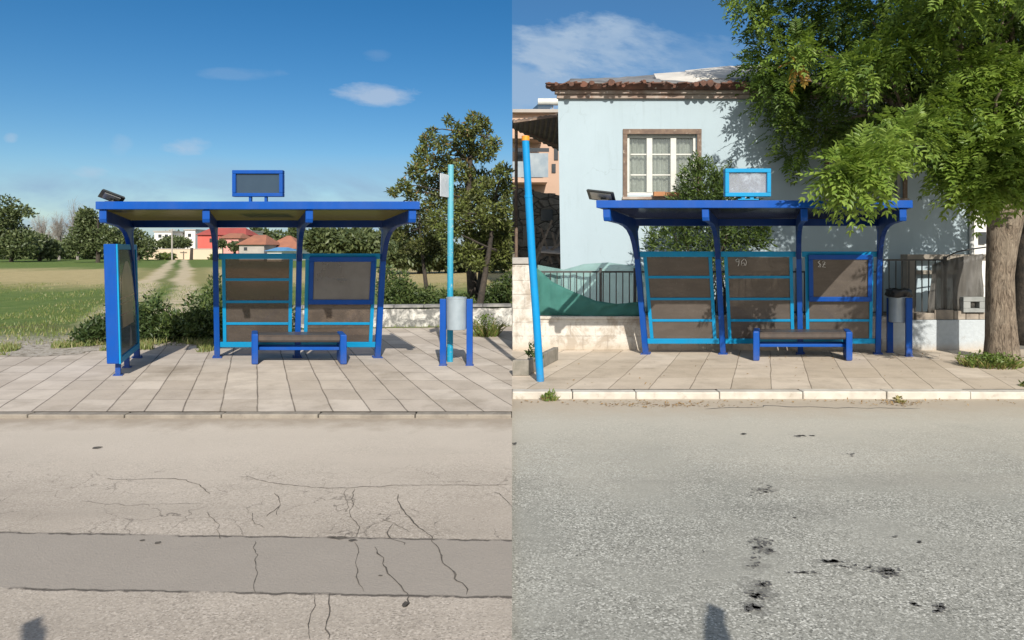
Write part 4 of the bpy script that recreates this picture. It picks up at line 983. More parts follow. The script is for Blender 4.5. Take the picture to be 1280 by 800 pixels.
# far buildings
CR = pm('cream_block_wall', (.62, .50, .36), (.56, .45, .33), .3, .9); RED = pm('red_house_wall', (.60, .13, .10), (.52, .10, .08), .3, .85); WHW = pm('white_house_wall', (.75, .73, .70), (.66, .64, .6), .4, .85)
RT = pm('terracotta_roof', (.34, .14, .08), (.26, .11, .07), .8, .9, bump=.5, bscale=3); RTR = pm('dark_red_roof', (.36, .07, .055), (.28, .06, .05), .6, .9); PINK = pm('pink_wall', (.66, .32, .28), (.6, .28, .25), .4, .9)
GREYR = pm('grey_roof', (.40, .36, .32), (.3, .28, .26), .5, .9); WDK = pm('dark_window', (.03, .035, .04), (.05, .055, .06), 1, .2); BLR = pm('blue_sheet_roof', (.12, .30, .50), (.1, .26, .45), 1, .5)
def far_wall(label, px0, px1, py0, py1, Y):
    x0, x1 = gx(px0, Y), gx(px1, Y); root = thing('boundary_wall', label, 'wall', (x0, Y, 0)); mb = MB(); L = x1-x0; n = 6
    mb.box(0, L, -.12, .12, -.3, gz(py0, Y)); mb.build('wall', CR, root)
    mb = MB(); mb.box(-.06, L+.06, -.17, .17, gz(py0, Y), gz(py0, Y)+.12); mb.build('coping', GREYR, root); return root
far_wall('long cream wall across the field left of the tinted panels', 180, 278, 311.5, 322, 118)
def far_house(label, Y, px0, px1, eave, ridge, wm, rm, hip=.5, wins=(), depth=7, base=-.3, flat=False):
    x0, x1 = gx(px0, Y), gx(px1, Y); L = x1-x0; ze = gz(eave, Y); zr = gz(ridge, Y); root = thing('house', label, 'house', (x0, Y, 0))
    mb = MB(); mb.box(0, L, 0, depth, base, ze); mb.build('wall', wm, root)
    mb = MB(); o = .4
    if flat: mb.box(-.2, L+.2, -.2, depth+.2, ze, zr)
    else:
        h = hip*L*.5; zz = ze+.02
        mb.add([(-o, -o, zz), (L+o, -o, zz), (L+o, depth+o, zz), (-o, depth+o, zz), (h, depth/2, zr), (L-h, depth/2, zr)], [(0, 1, 5, 4), (1, 2, 5), (2, 3, 4, 5), (3, 0, 4), (3, 2, 1, 0)])
    mb.build('roof', rm, root)
    for (a, b, c, d) in wins:
        mb = MB(); mb.box(gx(a, Y)-x0, gx(b, Y)-x0, -.06, .05, gz(d, Y), gz(c, Y)); mb.build('window', WDK, root)
    return root
far_house('red house with a dark red roof across the field', 135, 247, 306, 294, 284, RED, RTR, .25, ((262, 267, 298, 303), (285, 290, 298, 303)))
far_house('white house with a flat roof left of the red house', 140, 193, 214, 290, 288.5, WHW, GREYR, flat=True, wins=((198, 202, 293, 297), (206, 210, 293, 297)))
far_house('small white block beside the red house, behind bushes', 145, 231, 244, 288, 286.5, WHW, GREYR, flat=True, wins=((235, 239, 292, 296),))
far_house('pink house right of the red house', 128, 274, 298, 298, 291, PINK, RT, .3, ((280, 284, 301, 305), (290, 293, 301, 305)))
far_house('brown roofed house with grey walls, nearest behind the shelter', 100, 299, 330, 306, 293, GREYR, RT, .5, ((305, 309, 309, 313),))
far_house('long terracotta roofed house seen through the middle bay', 105, 330, 374, 311, 294, WHW, RT, .9, ((340, 344, 313, 317),))
far_house('white upper storey behind the brown roofs', 150, 300, 314, 290, 288, WHW, GREYR, flat=True, wins=((304, 308, 292, 296),))
far_house('low blue roofed shed in front of the terracotta roof', 96, 334, 352, 314, 309, WHW, BLR, .2)
far_tree('green shrub mass in front of the white house across the field', 124, [(218, 303, 18, 8, 420), (205, 306, 10, 6, 160), (232, 304, 8, 6, 130)], group=None)
far_tree('small round tree before the red house', 122, [(277, 305, 5, 5, 120)], group=None)
far_tree('small dark tree before the pink house', 120, [(293, 308, 7, 6, 140)], group=None)
far_tree('pale bushes on the cream wall base across the field', 112, [(208, 321, 12, 4, 200), (270, 322, 8, 5, 140)], [GR1, FT1], group=None)
yq = 112; root = thing('utility_pole', 'thin utility pole standing before the cream wall across the field', 'pole', (gx(215, yq), yq, 0))
mb = MB(); mb.tube([(0, 0, -.2), (0, 0, gz(286, yq))], [.13, .10], 8); mb.build('post', GREYR, root); mb = MB(); mb.box(-.6, .6, -.05, .05, gz(288, yq), gz(287, yq)); mb.build('cross_arm', GREYR, root)
far_tree('hazy tree line behind the roofs across the field', 170, [(330, 298, 40, 10, 500), (370, 292, 10, 9, 160), (320, 292, 8, 8, 120), (230, 300, 40, 10, 420), (388, 300, 20, 10, 240)], group=None, leaf=(1.1, .7))

# low wall along the back of the lay-by
def graffitiwall():
    m, t, b = newmat('flaking_whitewash'); v = t.obj()
    n = t.noise(v, 3.5, 6.0, .7, .5); n2 = t.noise(v, 14.0, 5.0, .65)
    col = t.mix(t.step(n, .40, .54), (.62, .60, .55), (.16, .16, .15))
    col = t.mix(t.m('MULTIPLY', t.step(n2, .5, .66), .6), col, (.40, .38, .35))
    t.l.new(col, b.inputs['Base Color']); b.inputs['Roughness'].default_value = .9; t.l.new(t.bump(n2, .5, .02), b.inputs['Normal']); return m
GWALL = graffitiwall()
x0, x1 = gx(340, 14.6), -.003; root = thing('low_wall', 'low flaking whitewashed wall behind the lay-by pavement', 'wall', (x0, 14.6, 0))
mb = MB(); L = x1-x0; n = 24
for i in range(n):
    a, b = L*i/n, L*(i+1)/n; yy0, yy1 = .55*i/n, .55*(i+1)/n; h0, h1 = .38 + .03*mnoise.noise(Vector((i*.7, 0, 0))), .38 + .03*mnoise.noise(Vector(((i+1)*.7, 0, 0)))
    mb.hexa([(a, yy0, -.1), (b, yy1, -.1), (b, yy1+.22, -.1), (a, yy0+.22, -.1), (a, yy0, h0), (b, yy1, h1), (b, yy1+.22, h1), (a, yy0+.22, h0)])
mb.build('wall', GWALL, root)
mb = MB()
for i in range(8):
    a, b = L*i/8+.008, L*(i+1)/8-.008; yy0, yy1 = .55*i/8-.03, .55*(i+1)/8-.03
    mb.hexa([(a, yy0, .415), (b, yy1, .415), (b, yy1+.28, .415), (a, yy0+.28, .415), (a, yy0, .47), (b, yy1, .47), (b, yy1+.28, .47), (a, yy0+.28, .47)])
mb.build('coping', pm('dark_coping', (.30, .29, .27), (.14, .14, .14), 4, .9), root)
# ------------------------------------------------------------------ the pale house
random.seed(11)
def plaster(name, c, dirt, streak=.35):
    m, t, b = newmat(name); v = t.obj(); n = t.noise(v, 1.1, 6.0, .6); n2 = t.noise(t.scalev(v, (3, 1, .5)), 2.0, 6.0, .7)
    col = t.mix(t.step(n, .3, .7), c, tuple(k*.93 for k in c))
    col = t.mix(t.m('MULTIPLY', t.step(n2, .55, .78), streak), col, dirt)
    col = t.mix(t.m('MULTIPLY', t.step(t.noise(v, 8.0, 5.0), .66, .74), .25), col, tuple(k*.8 for k in c))
    vd = t.voro(t.warp(v, 2.5, .6), .9, 'DISTANCE_TO_EDGE'); hc = t.m('MULTIPLY', t.step(vd, .008, .002), t.step(t.noise(v, .8, 4.0), .52, .62)); col = t.mix(t.m('MULTIPLY', hc, .5), col, dirt)
    zz = t.sep(t.pos())[2]; dr = t.m('MULTIPLY', t.m('MULTIPLY', t.step(zz, 3.3, 4.6), t.step(t.noise(t.scalev(v, (6, 1, .25)), 2.0, 5.0, .7), .55, .72)), .45); col = t.mix(dr, col, dirt)
    t.l.new(col, b.inputs['Base Color']); b.inputs['Roughness'].default_value = .9; b.inputs['Specular IOR Level'].default_value = .2
    t.l.new(t.bump(t.noise(v, 35.0, 4.0), .15, .01), b.inputs['Normal']); return m
HW = plaster('pale_blue_render', (.375, .458, .50), (.27, .33, .35), .45)
TILE = pm('weathered_clay_tile', (.17, .075, .048), (.075, .045, .035), 6, .9, bump=.5, bscale=25, spots=(.45, .38, .32), spot_scale=12, spot_lo=.62, spot_hi=.7)
CORN = pm('mouldy_cornice', (.40, .35, .30), (.26, .18, .14), 4, .9, spots=(.62, .58, .54), spot_scale=8, spot_lo=.58, spot_hi=.68)
ROOFG = pm('grey_bitumen_sheet', (.20, .20, .20), (.12, .12, .12), 2, .8, bump=.4, bscale=10, spots=(.30, .29, .27), spot_scale=5)
ROOFW = pm('white_sheet', (.60, .57, .51), (.5, .47, .42), 2, .6)
OLDW = pm('old_brown_wood', (.20, .14, .10), (.13, .09, .07), 9, .85, bump=.4, bscale=30, spots=(.40, .34, .28), spot_scale=14, spot_lo=.6, spot_hi=.72)
WHP = pm('white_sash_paint', (.58, .58, .53), (.50, .50, .46), 6, .5)
CURT = None
def curtain():
    m, t, b = newmat('lace_curtain'); v = t.obj(); x, y, z = t.sep(v)
    f = t.m('SINE', t.m('MULTIPLY', x, 60.0)); n = t.noise(v, 26.0, 5.0, .7)
    col = t.mix(t.step(n, .4, .62), (.52, .51, .45), (.36, .35, .31)); col = t.mix(t.m('MULTIPLY', t.step(f, .2, 1.0), .25), col, (.35, .35, .33))
    t.l.new(col, b.inputs['Base Color']); b.inputs['Roughness'].default_value = .9; return m
CURT = curtain()
PANE = glassmat('window_pane', (.93, .96, .95), .80, (.35, .38, .38), .05)
HY = 12.9
hx = gx(699, HY); house = thing('house', 'pale blue rendered house with a crumbling tiled eave and old wooden windows', 'house', (hx, HY, 0))
ztop = gz(122, HY); wr = gx(1213, HY) - hx
def hX(px): return gx(px, HY) - hx
wins = [(hX(784), hX(871), gz(244, HY), gz(168, HY)), (hX(1036), hX(1128), gz(246, HY), gz(168, HY))]
def lft(z): return -.075*(z/ztop) + .05       # the left corner batters slightly
mb = MB()
xs = [0] + sorted(v for w in wins for v in w[:2]) + [wr]; z_0 = -.1
zs = [z_0, wins[0][2], wins[0][3], ztop]
zs2 = [z_0, wins[1][2], wins[1][3], ztop]
for i in range(len(xs)-1):
    a, b = xs[i], xs[i+1]; zz = zs2 if i >= 2 else zs
    for k in range(3):
        if i in (1, 3) and k == 1: continue
        q = [(a, zz[k]), (b, zz[k]), (b, zz[k+1]), (a, zz[k+1])]
        mb.quad(*[(x + (lft(z) if i == 0 and x == 0 else 0), 0, z) for x, z in q])
for (a, b, c, d) in wins:        # reveals
    mb.quad((a, 0, c), (a, .16, c), (a, .16, d), (a, 0, d)); mb.quad((b, 0, c), (b, .16, c), (b, .16, d), (b, 0, d))
    mb.quad((a, 0, d), (b, 0, d), (b, .16, d), (a, .16, d)); mb.quad((a, 0, c), (b, 0, c), (b, .16, c), (a, .16, c))
dp = 7.0; s_ = SR*dp*1.1
mb.quad((lft(0), 0, z_0), (lft(ztop), 0, ztop), (s_+lft(ztop), dp, ztop), (s_+lft(0), dp, z_0)); mb.quad((wr, 0, z_0), (wr, 0, ztop), (wr+.4, dp, ztop), (wr+.4, dp, z_0))
mb.quad((s_, dp, z_0), (wr+.4, dp, z_0), (wr+.4, dp, ztop), (s_, dp, ztop)); mb.quad((lft(ztop), .02, ztop-.002), (wr, .02, ztop-.002), (wr+.4, dp, ztop-.002), (s_+lft(ztop), dp, ztop-.002))
mb.build('wall', HW, house, fixn=False)
def window(w, orange=False):
    a, b, c, d = w; t_ = .085
    mb = MB(); mb.box(a-t_, b+t_, -.035, .02, d, d+.10); mb.box(a-t_, a-.002, -.03, .02, c-.03, d-.002); mb.box(b+.002, b+t_, -.03, .02, c-.03, d-.002)
    fr = mb.build('window', OLDW, house, bevel=.006)
    mb = MB(); mb.box(a-.10, b+.10, -.06, .02, c-.085, c-.032); mb.build('sill', CORN, fr, bevel=.006)
    mb = MB(); W_ = b-a; cols = [a+.02, a+.02+W_*.315, a+.02+W_*.66, b-.02]
    mb.box(a+.003, b-.003, .07, .12, d-.06, d-.003); mb.box(a+.003, b-.003, .07, .12, c+.003, c+.06)
    for i, x in enumerate(cols):
        h = .035 if i in (0, 3) else .055; mb.box(x-h, x+h, .06, .118, c+.062, d-.062)
    for i in range(3):
        for zf in (.34, .68): z = c + (d-c)*zf; mb.box(cols[i]+.056, cols[i+1]-.056, .078, .108, z-.014, z+.014)
    mb.build('sash', WHP, fr, bevel=.004)
    mb = MB(); mb.box(a+.05, b-.05, .090, .094, c+.05, d-.05); mb.build('pane', PANE, fr)
    mb = MB(); n = 60; vs = []; fs = []
    for i in range(n+1):
        x = a + W_*i/n; y = .20 + .022*math.sin(i*1.7) + .012*math.sin(i*.6); vs += [(x, y, c-.02), (x, y, d+.02)]
    for i in range(n): fs.append((2*i, 2*i+2, 2*i+3, 2*i+1))
    mb.add(vs, fs); mb.build('curtain', CURT, fr, fixn=False)
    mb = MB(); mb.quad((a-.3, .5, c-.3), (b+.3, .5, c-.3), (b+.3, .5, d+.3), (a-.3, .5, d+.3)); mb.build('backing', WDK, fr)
    return fr
fr = window(wins[0]); window(wins[1])
ORB = pm('orange_brick', (.42, .20, .09), (.34, .16, .08), 9, .9)
o = MB(); xa = hX(815)
for i in range(3): o.box(xa + i*.225, xa + i*.225 + .215, -.19, -.07, 0, .085 - .008*i)
# cornice bands and broken tile edge
mb = MB(); y0 = -.06
mb.box(-.05, wr+.08, -.07, -.002, ztop-.03, ztop+.05); mb.box(-.09, wr+.12, -.13, -.002, ztop+.052, ztop+.115)
mb.build('cornice', CORN, house, bevel=.01)
mb = MB()
mb.hexa([(-.14, -.20, ztop+.117), (wr+.15, -.20, ztop+.117), (wr+.15, .0, ztop+.117), (-.14, .0, ztop+.117), (-.24, -.30, ztop+.20), (wr+.2, -.30, ztop+.20), (wr+.2, .0, ztop+.20), (-.24, .0, ztop+.20)])
x = -.27
while x < wr+.2:
    w_ = random.uniform(.10, .17); dz = random.uniform(-.035, .03); dy = random.uniform(-.05, .04)
    if random.random() < .55:
        mb.tube([(x+w_/2, -.33+dy*1.6, ztop+.185+dz), (x+w_/2+random.uniform(-.02,.02), .1, ztop+.235+dz*.5)], [w_*random.uniform(.28,.46), w_*.42], 7, wob=.35)
    if random.random() < .75: mb.hexa([(x, -.34+dy, ztop+.195+dz), (x+w_*1.3, -.33+dy*.4, ztop+.19-dz), (x+w_*1.3, -.02, ztop+.25), (x, -.02, ztop+.25), (x, -.34+dy, ztop+.215+dz), (x+w_*1.3, -.33+dy*.4, ztop+.21-dz), (x+w_*1.3, -.02, ztop+.27), (x, -.02, ztop+.27)])
    x += w_*.96
mb.build('eave_tiles', TILE, house)
mb = MB()   # sagging sheets laid on the low pitched roof
N = 44
vs = []; fs = []
def sag(u, v):
    zb = ztop + .225 + 1.15*v
    hump = .12*math.exp(-((u-2.6)/1.3)**2) + .16*max(0, min(1, (u-2.2)/4))
    return zb + hump*min(1, v*3) + .06*mnoise.noise(Vector((u*1.1, v*3, 0))) + .025*mnoise.noise(Vector((u*4, v*5, 3)))
for j in range(7):
    for i in range(N+1):
        u = .1 + (wr)*i/N; v = j/6; yy = -.20 + 4.2*v + .05*mnoise.noise(Vector((u*2.3, v, 2)))*(1-v)
        vs.append((u + SR*max(0, yy)*.4, yy, sag(u, v)))
for j in range(6):
    for i in range(N): q = j*(N+1)+i; fs.append((q, q+1, q+N+2, q+N+1))
mb.add(vs, fs); rf = mb.build('roof', ROOFG, house, smooth='all', fixn=False); md = rf.modifiers.new('thick', 'SOLIDIFY'); md.thickness = .03
mb = MB()
def sheetp(px0, px1, py0, py1, py2, py3, y, dy, th=.025):
    a, b = gx(px0, HY+y)-hx, gx(px1, HY+y)-hx
    z0, z1, z2, z3 = gz(py0, HY+y), gz(py1, HY+y), gz(py2, HY+y+dy), gz(py3, HY+y+dy)
    mb.hexa([(a, y, z0-th), (b, y, z1-th), (b+.3, y+dy, z3-th), (a+.2, y+dy, z2-th), (a, y, z0), (b, y, z1), (b+.3, y+dy, z3), (a+.2, y+dy, z2)])
sheetp(822, 880, 101, 103, 92, 88, -.1, 1.3); sheetp(868, 925, 97, 98, 88, 82, .25, 1.5); sheetp(920, 985, 97, 96, 83, 80, .3, 1.5)
mb.build('roof_patch', ROOFW, house)
mb = MB()
sheetp(805, 862, 101, 104, 98, 100, -.28, .5, .02); sheetp(870, 930, 104, 102, 99, 97, -.25, .5, .02); sheetp(935, 1010, 101, 103, 97, 97, -.25, .5, .02); sheetp(780, 812, 103, 101, 99, 98, -.2, .6, .02)
mb.build('roof_patch', ROOFG, house)
o_ = o.build('brick', ORB, None, bevel=.006, loc=(hx, HY, wins[0][2]-.032)); tag(o_, 'row of orange bricks lying on the sill of the left house window', 'bricks')

# drain pipe at the end of the house
PIPE = pm('pale_pipe', (.62, .62, .6), (.5, .5, .48), 4, .5)
# side porch roof hanging off the left corner
AW = pm('rusty_corrugated_sheet', (.16, .135, .115), (.10, .085, .075), 5, .8)
root = thing('awning', 'dark corrugated awning hung from the left corner of the pale house', 'awning', (gx(640, 15.0)+.004, 15.0, 0))
mb = MB(); n = 30; vs = []; fs = []; xw = gx(707, 15.0)
for i in range(n+1):
    x = .0 + xw*i/n; cz = .018*math.sin(i*2.1)
    zf = gz(150, 13.6) + (gz(141, 13.6) - gz(150, 13.6))*(i/n); zb = gz(190, 17) + (gz(184, 17)-gz(190, 17))*(i/n)
    vs += [(x*13.6/15, -1.4, zf+cz), (x*1.0, 2.0, gz(160 + 28*(i/n), 17)+cz)]
for i in range(n): fs.append((2*i, 2*i+2, 2*i+3, 2*i+1))
mb.add(vs, fs); a_ = mb.build('roof_sheet', AW, root, fixn=False); md = a_.modifiers.new('thick', 'SOLIDIFY'); md.thickness = .015
mb = MB(); mb.bar((.02, -1.36, gz(152, 13.6)), (xw*.9, -1.36, gz(143, 13.6)), .05, .07); mb.bar((.3, 1.2, gz(164, 16.2)), (xw, 1.2, gz(186, 16.2)), .05, .07); mb.build('rafter', OLDW, root)
mb = MB(); mb.tube([(.10, 1.6, -.1), (.10, 1.6, gz(163, 16.6))], .04, 8); mb.build('post', OLDW, root)

# apartment block far behind on the left of the street side
PE = pm('peach_render', (.50, .34, .25), (.44, .30, .22), .6, .9); RAILM = pm('grey_balcony_sheet', (.20, .25, .29), (.30, .34, .36), 2, .4)
Y = 30; root = thing('apartment_building', 'peach apartment block with a grey balcony far behind the awning', 'building', (.02, Y, 0))
bx_ = gx(704, Y)
mb = MB(); mb.box(0, bx_, 0, 8, -.1, gz(142, Y)); mb.build('wall', PE, root)
mb = MB(); mb.box(0, bx_+.25, -.3, 8.2, gz(142, Y), gz(138, Y)); mb.build('roof_slab', GREYR, root)
mb = MB(); mb.box(0, gx(682, Y), -1.15, -.003, gz(231, Y), gz(226, Y)); mb.build('balcony_slab', PE, root)
bl = MB(); bl.box(gx(656, Y), gx(683, Y), -1.15, -1.1, gz(225, Y), gz(196, Y)); bl.box(0, gx(655, Y), -1.15, -1.1, gz(225, Y), gz(206, Y)); b_ = bl.build('balcony_front', RAILM, root)
bl = MB(); bl.box(0, gx(684, Y), -1.18, -1.06, gz(194.5, Y), gz(190, Y)); bl.build('balcony_rail', WDK, b_)
mb = MB(); mb.box(0, gx(676, Y), -1.3, -.003, gz(179, Y), gz(174, Y)); mb.build('balcony_slab', PE, root)
for (a, b, c, d) in ((644, 652, 186, 205), (644, 653, 236, 262), (689, 694, 205, 216), (692, 697, 185, 200)):
    mb = MB(); mb.box(gx(a, Y), gx(b, Y), -.05, .1, gz(d, Y), gz(c, Y)); w_ = mb.build('window', WDK, root)
root = thing('solar_water_heater', 'slanted rooftop water heater on the peach apartment block', 'water heater', (gx(674, Y), Y+1, gz(138, Y)))
mb = MB(); mb.hexa([(-.55, -.1, .0), (.25, -.1, .0), (.25, -.05, -.0), (-.55, -.05, 0), (0, .55, .62), (.8, .55, .62), (.8, .6, .62), (0, .6, .62)]); mb.build('panel', SCREENG, root)
mb = MB(); mb.tube([(-.0, .55, .72), (.95, .55, .72)], .17, 14); mb.build('tank', WHP, root, smooth=True); mb = MB(); mb.bar((.1, .6, 0), (.2, .6, .6), .05, .05); mb.bar((.7, .6, 0), (.7, .6, .6), .05, .05); mb.build('leg', GREYR, root)

# ruined dark stone wall with scrap in front of it
def stonemat(name, c1, c2, mort, sc=3.2):
    m, t, b = newmat(name); v = t.obj(); vs = t.scalev(v, (1, 1, 1.7)); vd = t.voro(vs, sc, 'DISTANCE_TO_EDGE'); vc = t.sep(t.voro(vs, sc, 'F1', 'Color'))[0]
    n = t.noise(v, 9.0, 6.0, .7); col = t.mix(vc, c1, c2); col = t.mix(t.m('MULTIPLY', t.step(n, .45, .7), .6), col, tuple(k*.5 for k in c1)); col = t.mix(t.step(vd, .06, .02), col, mort)
    t.l.new(col, b.inputs['Base Color']); b.inputs['Roughness'].default_value = .95
    t.l.new(t.bump(t.m('ADD', t.m('MULTIPLY', t.step(vd, .0, .1), .6), n), .9, .05), b.inputs['Normal']); return m
STN = stonemat('dark_ruin_stone', (.17, .155, .13), (.26, .235, .20), (.07, .06, .05))
Y = 17.5; root = thing('ruined_wall', 'dark ruined stone wall below the apartment block', 'wall', (.006, Y, 0)); mb = MB(); n = 8; L = gx(712, Y)
for i in range(n):
    a, b = L*i/n, L*(i+1)/n; h0 = gz(237 + 8*(i/n) + random.uniform(-3, 3), Y); h1 = h0 + random.uniform(-.06, .06)
    mb.hexa([(a, 0, -.1), (b, 0, -.1), (b, .5, -.1), (a, .5, -.1), (a, 0, h0), (b, 0, h1), (b, .5, h1), (a, .5, h0)])
mb.build('wall', STN, root)
mb = MB(); mb.box(.28, .62, -.06, .01, gz(308, Y), gz(282, Y)); mb.box(.75, 1.05, -.06, .01, gz(276, Y), gz(262, Y)); mb.build('opening', WDK, root)
SCR = pm('weathered_scrap_wood', (.30, .25, .20), (.16, .12, .09), 8, .9)
Y = 16.2; root = thing('scrap_heap', 'heap of scrap timber and sheet leaning behind the white wall', 'scrap', (gx(688, Y), Y, 0)); 
for k, (a, b, c, d, w_) in enumerate(((668, 330, 690, 275, .05), (672, 325, 706, 300, .06), (690, 330, 676, 285, .05), (700, 330, 690, 290, .05), (676, 318, 704, 318, .09), (684, 330, 703, 280, .04), (665, 322, 680, 300, .06), (694, 326, 708, 270, .05))):
    mb = MB(); A = W(a, b, Y + .1*k) ; B = W(c, d, Y + .1*k); o2 = root.location; mb.bar(A - o2, B - o2, w_, .03); mb.build('plank', SCR, root)
mb = MB(); mb.hexa([tuple(W(a, b, Y-.1) - root.location) for a, b in ((676, 316), (704, 318))] + [tuple(W(a, b, Y+.5) - root.location) for a, b in ((706, 310), (678, 309))] + [tuple(W(a, b, Y-.1) - root.location + Vector((0, 0, .03))) for a, b in ((676, 316), (704, 318))] + [tuple(W(a, b, Y+.5) - root.location + Vector((0, 0, .03))) for a, b in ((706, 310), (678, 309))])
mb.build('sheet', pm('scrap_sheet', (.52, .46, .40), (.4, .33, .28), 4, .7), root)
mb = MB(); 
for k in range(14): x, y = random.uniform(-.35, .35), random.uniform(-.2, .4); mb.box(x, x+random.uniform(.1, .3), y, y+.2, -.1+.07*k, .06+.07*k)
mb.build('rubble', STN, root)

# white block walls and railing along the back of the street pavement
def whitewash(name, c, under, lo=.55, hi=.66, brick=True):
    m, t, b = newmat(name); v = t.obj(); n = t.noise(v, 2.6, 7.0, .72, .4); n2 = t.noise(v, 14.0, 5.0, .7)
    x, y, z = t.sep(v)
    col = t.mix(t.step(n2, .35, .7), c, tuple(k*.86 for k in c))
    col = t.mix(t.step(n, lo, hi), col, under)
    low = t.m('MULTIPLY', t.step(t.m('ADD', z, t.m('MULTIPLY', t.m('SUBTRACT', n, .5), .3)), .16, .0), .7); col = t.mix(low, col, (.42, .34, .25))
    h = n2
    if brick:
        q = t.m('DIVIDE', z, .235); iq = t.m('FLOOR', q); fx = t.m('FRACT', t.m('ADD', t.m('DIVIDE', x, .42), t.m('MULTIPLY', t.m('MODULO', t.m('ADD', iq, 40.0), 2.0), .5))); fz = t.m('FRACT', q)
        e = t.m('MINIMUM', t.m('MULTIPLY', t.m('SUBTRACT', .5, t.m('ABSOLUTE', t.m('SUBTRACT', fx, .5))), .42), t.m('MULTIPLY', t.m('SUBTRACT', .5, t.m('ABSOLUTE', t.m('SUBTRACT', fz, .5))), .235))
        j = t.m('MULTIPLY', t.step(e, .010, .004), t.step(n, .42, .55)); col = t.mix(t.m('MULTIPLY', j, .3), col, (.38, .33, .28)); h = t.m('SUBTRACT', n2, j)
    t.l.new(col, b.inputs['Base Color']); b.inputs['Roughness'].default_value = .92; b.inputs['Specular IOR Level'].default_value = .2
    t.l.new(t.bump(h, .6, .02), b.inputs['Normal']); return m
WW1 = whitewash('flaking_white_limewash', (.60, .57, .51), (.38, .33, .27), .47, .60); WW2 = whitewash('shade_blue_limewash', (.46, .50, .52), (.34, .34, .33), .62, .72, False)  # second wash carries the tree's shade in its darker, bluish colour
WY = 11.35
def at(px): return gx(px, WY)
root = thing('block_wall', 'high whitewashed block wall at the left edge of the street pavement', 'wall', (.004, WY, 0))
mb = MB(); mb.box(0, at(666), 0, .25, -.05, gz(330, WY)); mb.build('wall', WW1, root, bevel=.01); mb = MB(); mb.box(0, at(668), -.04, .29, gz(330, WY)+.001, gz(322, WY)); mb.build('coping', pm('grey_cement_coping', (.36, .34, .31), (.26, .25, .23), 5, .9), root, bevel=.01)
root = thing('boundary_wall', 'low flaking white wall carrying the black railing behind the shelter', 'wall', (at(666)+.004, WY, 0))
L = at(1113) - at(666); zt = gz(395.5, WY)
mb = MB(); mb.box(0, L, .0, .24, -.05, zt-.05); mb.build('wall', WW1, root, bevel=.01); mb = MB(); mb.box(0, L, -.02, .26, zt-.049, zt); mb.build('coping', WW1, root, bevel=.008)
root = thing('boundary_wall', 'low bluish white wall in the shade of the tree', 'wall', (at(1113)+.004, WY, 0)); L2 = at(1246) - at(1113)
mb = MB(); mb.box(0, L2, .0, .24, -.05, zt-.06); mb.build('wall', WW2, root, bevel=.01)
BRK = pm('mixed_rubble_course', (.36, .31, .25), (.20, .17, .14), 5, .95, bump=.8, bscale=12, spots=(.5, .42, .34), spot_scale=8)
mb = MB(); x = .0
while x < L2*.93:
    w_ = random.uniform(.14, .34); mb.box(x, min(x+w_-.012, L2), .02+random.uniform(-.02, .02), .24, zt-.058, zt+random.uniform(.05, .13)); x += w_
mb.build('stone_course', BRK, root, bevel=.012)
mb = MB(); a, b = at(1203)-root.location.x, at(1232)-root.location.x
mb.box(a, a+.12, -.03, .2, zt+.14, zt+.34-.09); mb.box(b-.12, b, -.03, .2, zt+.14, zt+.25); mb.box(a, b, -.03, .2, zt+.252, zt+.33); mb.box(a, b, -.03, .2, zt+.06+.08-.07, zt+.138)
mb.build('vent_block', pm('grey_vent_block', (.30, .31, .30), (.22, .23, .22), 6, .9), root, bevel=.006); mb = MB(); mb.box(a+.13, b-.13, .12, .2, zt+.139, zt+.251); mb.build('vent_hole', WDK, root)
# railing
IRON = pm('black_railing_iron', (.03, .035, .035), (.055, .05, .045), 12, .55, spots=(.16, .08, .04), spot_scale=20, spot_lo=.62, spot_hi=.7)
def railing(label, pa, pb, top, bot, step, mid=()):
    x0 = at(pa); root = thing('railing', label, 'railing', (x0, WY+.12, 0)); L = at(pb)-x0; z1, z0 = gz(top, WY), gz(bot, WY)
    mb = MB(); mb.box(0, L, -.018, .018, z1-.03, z1); mb.build('top_rail', IRON, root); mb = MB(); mb.box(0, L, -.015, .015, z0+.05, z0+.08); mb.build('bottom_rail', IRON, root)
    mb = MB(); x = step*.5
    while x < L: mb.tube([(x, 0, z0+.02), (x + random.uniform(-.004, .004), 0, z1-.015)], .010, 6); x += step
    mb.build('bars', IRON, root)
    for m_ in mid:
        q = MB(); xx = at(m_)-x0; q.box(xx-.02, xx+.02, -.022, .022, z0-.02, z1+.05); q.build('post', IRON, root)
    return root
railing('black railing behind the green netting on the low white wall', 668, 797, 339, 396, .112, (670, 752, 795))
railing('black railing seen right of the shelter above the low white wall', 1104, 1188, 324, 396, .112, (1106, 1187))
railing('black railing hidden behind the tinted shelter panels', 798, 1103, 339, 396, .112, (800, 900, 1000, 1102))
